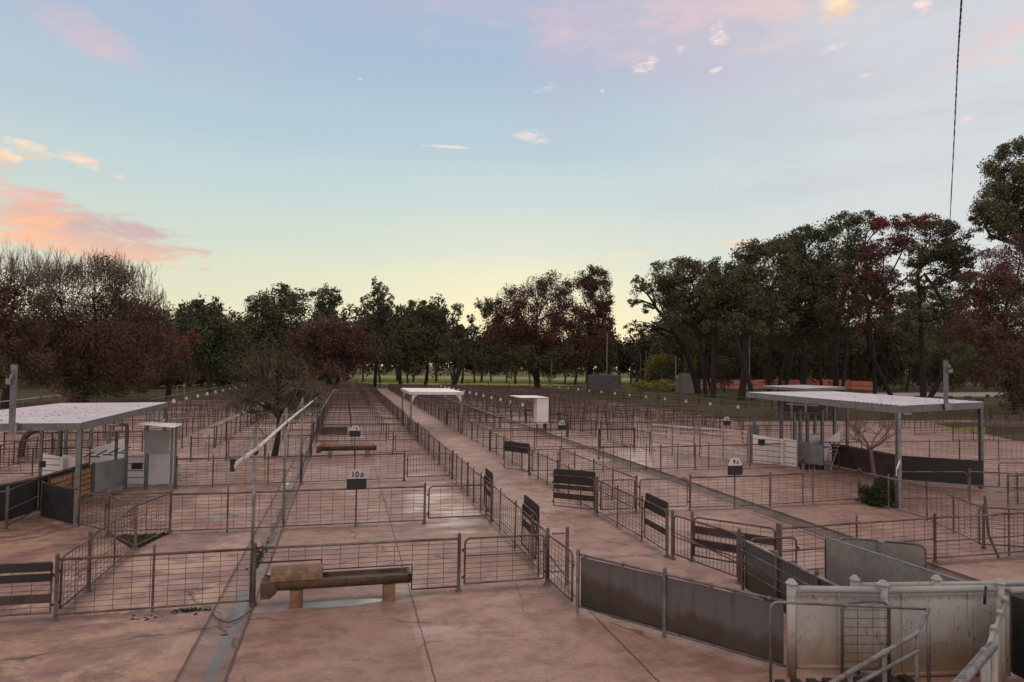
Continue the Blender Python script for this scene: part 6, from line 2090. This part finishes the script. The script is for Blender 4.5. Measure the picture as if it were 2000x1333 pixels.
# bushes beyond the yard on the right
for label, Y, clumps, mat in (('bright round green bush behind the timber poles', 125, [(1285, 712, 22, 20), (1300, 705, 18), (1270, 720, 18, 16)], 'leaf_bush'),
                              ('dark round bush left of the leaning pine trunk', 122, [(1305, 722, 26, 20), (1285, 730, 22, 14)], 'leaf_green'),
                              ('yellow green bush between the leaning pine trunks', 128, [(1345, 712, 18, 20)], 'leaf_bush'),
                              ('low green shrubs below the timber poles', 112, [(1255, 752, 26, 9), (1295, 752, 30, 11), (1320, 755, 18, 8)], 'leaf_bush'),
                              ('speckled dry bush left of the broad black pine trunk', 108, [(1415, 715, 20, 26)], 'leaf_olive')):
    rng = np.random.default_rng(int(Y + clumps[0][0]))
    k = Y / FPX * 1.05
    b0 = D(clumps[0][0], 740, Y)
    t = Thing('bush', label, 'bush', (b0.x, Y, 0), 'bushes beyond the yard')
    P = []
    for px, py, *r in clumps:
        rx, rz = r[0] * k, (r[1] if len(r) > 1 else r[0]) * k
        p = D(px, py, Y)
        P.append(clump_points(p, (rx, rx, rz), int(2.4 * 2.6 * PI * rx * rz / 0.3 ** 2), rng, 0.4, 26, 0.28))
        P.append(clump_points((p.x, p.y, p.z * 0.45), (rx * 0.8, rx * 0.8, p.z * 0.5), int(2 * PI * rx * p.z / 0.3 ** 2), rng, 0.3, 16, 0.3))
    P = np.concatenate(P)
    P = P[P[:, 2] > 0] - np.array((b0.x, Y, 0))
    link('foliage', np_mesh('foliage', leaf_quads(P, 0.30, rng), 4, mat), t.o)
    t.part('stem', MB().tube((b0.x, Y, 0), (b0.x, Y, 1.5), 0.12, 5), 'bark')

# the far wood behind all of them: one mass
rng = np.random.default_rng(77)
P = []
for i in range(150):
    px = -160 + 2350 * i / 149 + rng.uniform(-10, 10)
    Y = 175 + rng.uniform(-8, 25)
    top = (612 if px < 880 else 635) + 16 * math.sin(px * 0.013) + 14 * math.sin(px * 0.041 + 1) + rng.uniform(-10, 10)
    if 880 < px < 960 or 1205 < px < 1280:
        top += 22
    if px > 1290:
        top -= 12
    k = Y / FPX
    lowest = 742 if 690 < px < 1240 else 760
    z1, z0 = D(px, top, Y).z, max(0.5, D(px, lowest - 16, Y).z)
    if 690 < px < 1240:
        z0 = max(z0, (0.3 if px < 870 else 0.9) + rng.uniform(-0.4, 1.2))
    rx = 26 * k
    p = D(px, (top + lowest) / 2, Y)
    P.append(clump_points((p.x, Y, (z0 + z1) / 2), (rx, rx, (z1 - z0) / 2), 2600, rng, 0.15, 40, 0.30))
P = np.concatenate(P)
o = link('far_wood', np_mesh('far_wood', leaf_quads(P, 0.62, rng), 4, 'leaf_far'))
o['kind'] = 'stuff'
mb = MB()
for i in range(70):
    px = 640 + 1500 * i / 69 + rng.uniform(-8, 8)
    Y = 158 + rng.uniform(-6, 20)
    b0 = D(px, 740, Y)
    limb(mb, (b0.x, Y, 0), (b0.x + rng.normal() * 1.0, Y, 8 + rng.uniform(0, 3)), 0.20 + rng.uniform(0, 0.15), 0.12, rng, 0.05, 5, 4)
o = single('far_wood_trunks', mb, 'bark', kind='stuff')
# dark understory thicket below the right-hand pines and behind the left trees
P = []
for (x0, x1, Y0, top, n_) in ((1290, 2150, 140, 668, 64), (-150, 480, 118, 690, 44)):
    for i in range(n_):
        px = x0 + (x1 - x0) * i / (n_ - 1) + rng.uniform(-8, 8)
        Y = Y0 + rng.uniform(-10, 10)
        k = Y / FPX
        z1 = D(px, top + rng.uniform(-35, 20), Y).z
        zb = 0.7 if x0 > 1000 else 0.4
        p = D(px, 720, Y)
        P.append(clump_points((p.x, Y, (z1 + zb) / 2), (20 * k, 14 * k, (z1 - zb) / 2), 1900, rng, 0.2, 34, 0.30))
P = np.concatenate(P)
o = link('thicket', np_mesh('thicket', leaf_quads(P, 0.42, rng), 4, 'leaf_thicket'))
o['kind'] = 'stuff'

# ------------------------------------------------------------------ sky and light
SUN_AZ, SUN_EL = math.radians(15.0), math.radians(9.0)
world = bpy.data.worlds.new('World')
scene.world = world
world.use_nodes = True
for n in list(world.node_tree.nodes):
    world.node_tree.nodes.remove(n)
nt = NT(world.node_tree)
tc = nt.node('ShaderNodeTexCoord').outputs['Generated']
nrmv = nt.node('ShaderNodeVectorMath', operation='NORMALIZE')
nt.put(nrmv.inputs[0], tc)
dirv = nrmv.outputs[0]
sep = nt.node('ShaderNodeSeparateXYZ')
nt.put(sep.inputs[0], dirv)
sx, sy, sz = sep.outputs
elev = nt.math('MULTIPLY', nt.math('ARCSINE', sz), 180 / PI)
azim = nt.math('MULTIPLY', nt.math('ARCTAN2', sx, sy), 180 / PI)
# twilight gradient by elevation
ramp = nt.node('ShaderNodeValToRGB')
ramp.color_ramp.interpolation = 'EASE'
stops = [(-5, (120, 100, 90)), (0.0, (233, 226, 190)), (3.5, (230, 227, 194)), (7.0, (221, 225, 200)), (10.5, (206, 219, 208)), (14.5, (193, 213, 215)), (19.0, (178, 202, 214)), (25, (168, 189, 211)), (31, (176, 184, 208)), (42, (208, 190, 194)), (60, (252, 224, 212)), (90, (255, 228, 212))]
cr = ramp.color_ramp
for i, (e_, c) in enumerate(stops):
    q = (e_ + 5) / 95
    el = cr.elements[i] if i < 2 else cr.elements.new(q)
    el.position = q
    el.color = srgb(*c)
nt.put(ramp.inputs[0], nt.math('DIVIDE', nt.math('ADD', elev, 5.0), 95.0, clamp=True))
col = ramp.outputs[0]
# away from the afterglow the low sky is cooler and duller
daz = nt.math('ABSOLUTE', nt.math('SUBTRACT', azim, 14.0))
away = nt.math('MULTIPLY', nt.smooth(daz, 18, 75), nt.smooth(elev, 2, 26, 1.0, 0.35))
col = nt.mix(nt.math('MULTIPLY', away, 0.75), col, srgb(214, 200, 200))
behind = nt.math('MULTIPLY', nt.smooth(daz, 95, 150), nt.smooth(elev, 30, 65, 1.0, 0.0))
col = nt.mix(nt.math('MULTIPLY', behind, 0.9), col, (1.12, 0.84, 0.74, 1))
right = nt.math('MULTIPLY', nt.smooth(azim, 16, 48), nt.smooth(elev, 0, 10, 0.35, 0.85))
col = nt.mix(right, col, srgb(216, 219, 221))
# physical sky mixed in lightly
sky = nt.node('ShaderNodeTexSky')
sky.sky_type = 'NISHITA'
sky.sun_disc = False
sky.sun_elevation = math.radians(4.0)
sky.sun_rotation = SUN_AZ
sky.dust_density = 1.5
skyc = nt.node('ShaderNodeVectorMath', operation='SCALE')
nt.put(skyc.inputs[0], sky.outputs[0])
skyc.inputs['Scale'].default_value = 0.10
col = nt.mix(0.05, col, skyc.outputs[0])
# high mauve veils
veil_n = nt.noise(nt.scaled(dirv, (2.2, 2.2, 5.0)), 1.4, 5, 0.6, 0.4)
veil = nt.math('MULTIPLY', nt.smooth(veil_n, 0.42, 0.68), nt.smooth(elev, 15, 29))
veil = nt.math('MULTIPLY', veil, nt.smooth(azim, -14, 12, 0.45, 0.8))
col = nt.mix(veil, col, srgb(196, 184, 204))
veil2 = nt.math('MULTIPLY', nt.smooth(nt.noise(nt.scaled(dirv, (1.5, 1.5, 7.0)), 2.0, 5, 0.6), 0.45, 0.7), nt.math('MULTIPLY', nt.smooth(elev, 11, 16), nt.smooth(azim, 18, 34)))
col = nt.mix(nt.math('MULTIPLY', veil2, 0.55), col, srgb(193, 196, 203))


NOISES = {}


def cloud_noise(sc):
    key = 7.0 if sc < 8 else 11.0 if sc < 15 else 19.0 if sc < 25 else 36.0
    if key not in NOISES:
        v = nt.scaled(dirv, (1, 1, 3.6 if key == 11.0 else 2.5))
        NOISES[key] = nt.math('ADD', nt.math('MULTIPLY', nt.noise(v, key, 4, 0.62, 0.5), 0.75), nt.math('MULTIPLY', nt.noise(v, key * 4.5, 3, 0.6), 0.25))
    return NOISES[key]


def cloud(px, py, a, b_, rot, colr, colr2, strength=0.9, sc=9.0, lo=0.38, hi=0.6, stretch=(1, 1, 2.4), seed=0.0, edge=0.55):
    """a cloud patch around the sky direction of a photo pixel; a, b in degrees"""
    global col
    d = ray(px, py).normalized()
    az0, el0 = math.degrees(math.atan2(d.x, d.y)), math.degrees(math.asin(d.z))
    u = nt.math('MULTIPLY', nt.math('SUBTRACT', azim, az0), math.cos(math.radians(el0)))
    v = nt.math('SUBTRACT', elev, el0)
    c_, s_ = math.cos(rot), math.sin(rot)
    u2 = nt.math('ADD', nt.math('MULTIPLY', u, c_ / a), nt.math('MULTIPLY', v, s_ / a))
    v2 = nt.math('ADD', nt.math('MULTIPLY', u, -s_ / b_), nt.math('MULTIPLY', v, c_ / b_))
    r2 = nt.math('ADD', nt.math('MULTIPLY', u2, u2), nt.math('MULTIPLY', v2, v2))
    n = cloud_noise(sc)
    f = nt.math('SUBTRACT', n, nt.math('MULTIPLY', r2, edge * 0.36))
    f = nt.math('MULTIPLY', nt.smooth(f, lo + 0.10, hi + 0.16), strength)
    shade = nt.mix(nt.smooth(nt.math('ADD', v2, nt.math('MULTIPLY', n, 1.0)), -0.3, 1.0), colr, colr2)
    col = nt.mix(f, col, shade)


OR, PK, MV, PE = srgb(255, 196, 150), srgb(244, 198, 184), srgb(206, 168, 180), srgb(252, 224, 196)
cloud(105, 442, 9.6, 2.0, -0.10, srgb(244, 192, 164), srgb(204, 174, 174), 0.88, 11.0, 0.18, 0.34, (1, 1, 3.2), 1.3, 0.55)
cloud(60, 384, 4.6, 1.0, -0.25, srgb(248, 200, 168), srgb(228, 184, 172), 0.75, 11.0, 0.22, 0.40)
cloud(15, 398, 4.2, 2.2, -0.35, OR, srgb(238, 182, 168), 0.9, 9.0, 0.24, 0.44, (1, 1, 2.6), 3.1, 0.45)
cloud(10, 440, 4.0, 1.7, 0.0, srgb(250, 188, 160), OR, 0.85, 12.0, 0.26, 0.46, (1, 1, 2.6), 5.1, 0.45)
cloud(58, 292, 1.8, 0.75, -0.15, srgb(255, 205, 150), PE, 0.9, 16.0, 0.24, 0.42, (1, 1, 2.0), 2.2)
cloud(8, 298, 1.1, 0.9, -0.5, OR, PE, 0.85, 16.0, 0.24, 0.42, (1, 1, 2.0), 7.2)
cloud(163, 314, 2.2, 0.7, -0.35, PE, srgb(250, 214, 190), 0.9, 17.0, 0.24, 0.42, (1, 1, 2.2), 4.4)
cloud(225, 344, 0.9, 0.35, -0.2, PK, PE, 0.6, 17.0, 0.24, 0.45, (1, 1, 2.2), 4.9)
cloud(140, 52, 5.5, 1.6, -0.35, srgb(226, 190, 198), srgb(222, 186, 196), 0.75, 6.0, 0.22, 0.50, (1, 1, 2.5), 8.0)
cloud(395, 433, 2.0, 0.30, -0.05, PK, PK, 0.45, 10.0, 0.24, 0.5, (1, 1, 4), 9.0)
cloud(1500, -20, 20.0, 4.2, 0.02, srgb(238, 208, 198), srgb(218, 194, 204), 0.75, 6.5, 0.20, 0.52, (1, 1, 1.8), 2.9, 0.4)
cloud(1640, 12, 2.4, 1.0, 0.2, srgb(255, 208, 150), PE, 0.95, 13.0, 0.22, 0.40, (1, 1, 1.6), 6.6)
cloud(1330, 15, 4.5, 2.0, 0.2, srgb(242, 200, 196), PK, 0.75, 9.0, 0.28, 0.52, (1, 1, 1.6), 11.0)
cloud(1955, 70, 5.0, 2.4, 0.4, srgb(247, 206, 192), srgb(226, 196, 204), 0.8, 8.0, 0.27, 0.52, (1, 1, 1.6), 12.4)
cloud(1520, 25, 3.2, 1.1, -0.3, srgb(245, 200, 190), PK, 0.7, 12.0, 0.26, 0.5, (1, 1, 1.6), 13.3)
for k, (px, py, a, b_, rt, st) in enumerate(((1258, 128, 1.3, 0.70, 0.35, 0.9), (1405, 66, 0.8, 1.3, 0.1, 0.8), (1400, 137, 0.65, 0.25, 0.2, 0.9), (1068, 172, 1.3, 0.55, 0.2, 0.6), (1104, 206, 0.5, 0.2, -0.3, 0.7),
                                             (1176, 178, 0.28, 0.25, 0.0, 0.7), (1798, 13, 0.8, 0.6, 0.3, 0.9), (1328, 97, 0.4, 0.3, 0.3, 0.7), (1035, 266, 2.0, 0.8, -0.15, 0.6), (868, 287, 3.0, 0.18, 0.0, 0.75), (1338, 259, 0.25, 0.12, 0.2, 0.6),
                                             (1398, 370, 0.25, 0.12, 0.5, 0.6), (704, 155, 0.35, 0.15, 0, 0.5), (1888, 236, 0.6, 0.4, 0.5, 0.5), (1690, 148, 0.9, 0.2, 0, 0.5), (1630, 95, 0.9, 0.45, 0.1, 0.6))):
    cloud(px, py, a, b_, rt, srgb(246, 218, 212), srgb(248, 226, 216), st, 34.0 if k not in (9,) else 14.0, 0.25, 0.42, (1, 1, 2.0), 0.9 * k)
cloud(1235, 497, 3.6, 0.5, 0.08, srgb(252, 222, 176), srgb(250, 226, 190), 0.7, 9.0, 0.24, 0.5, (1, 1, 4.0), 15.0)
cloud(1430, 477, 2.0, 0.5, 0.1, srgb(246, 200, 168), srgb(248, 214, 184), 0.7, 10.0, 0.24, 0.5, (1, 1, 3.5), 16.0)
bg = nt.node('ShaderNodeBackground')
nt.put(bg.inputs[0], col)
bg.inputs[1].default_value = 1.0
out = nt.node('ShaderNodeOutputWorld')
nt.put(out.inputs[0], bg.outputs[0])

sun_d = bpy.data.lights.new('sun', 'SUN')
sun_d.energy = 0.5
sun_d.angle = math.radians(30)
sun_d.color = (1.0, 0.80, 0.62)
sun = link('sun', sun_d)
sv = Vector((math.sin(SUN_AZ) * math.cos(SUN_EL), math.cos(SUN_AZ) * math.cos(SUN_EL), math.sin(SUN_EL)))
sun.rotation_euler = sv.to_track_quat('Z', 'Y').to_euler()
sun.location = sv * 300

scene.view_settings.view_transform = 'Standard'
scene.view_settings.look = 'None'
scene.view_settings.gamma = 1.0
scene.view_settings.exposure = 0.08
scene.render.engine = 'CYCLES'
scene.cycles.max_bounces = 5
scene.cycles.diffuse_bounces = 2
scene.cycles.glossy_bounces = 2
scene.cycles.use_adaptive_sampling = True
scene.cycles.adaptive_threshold = 0.02
scene.cycles.use_denoising = True
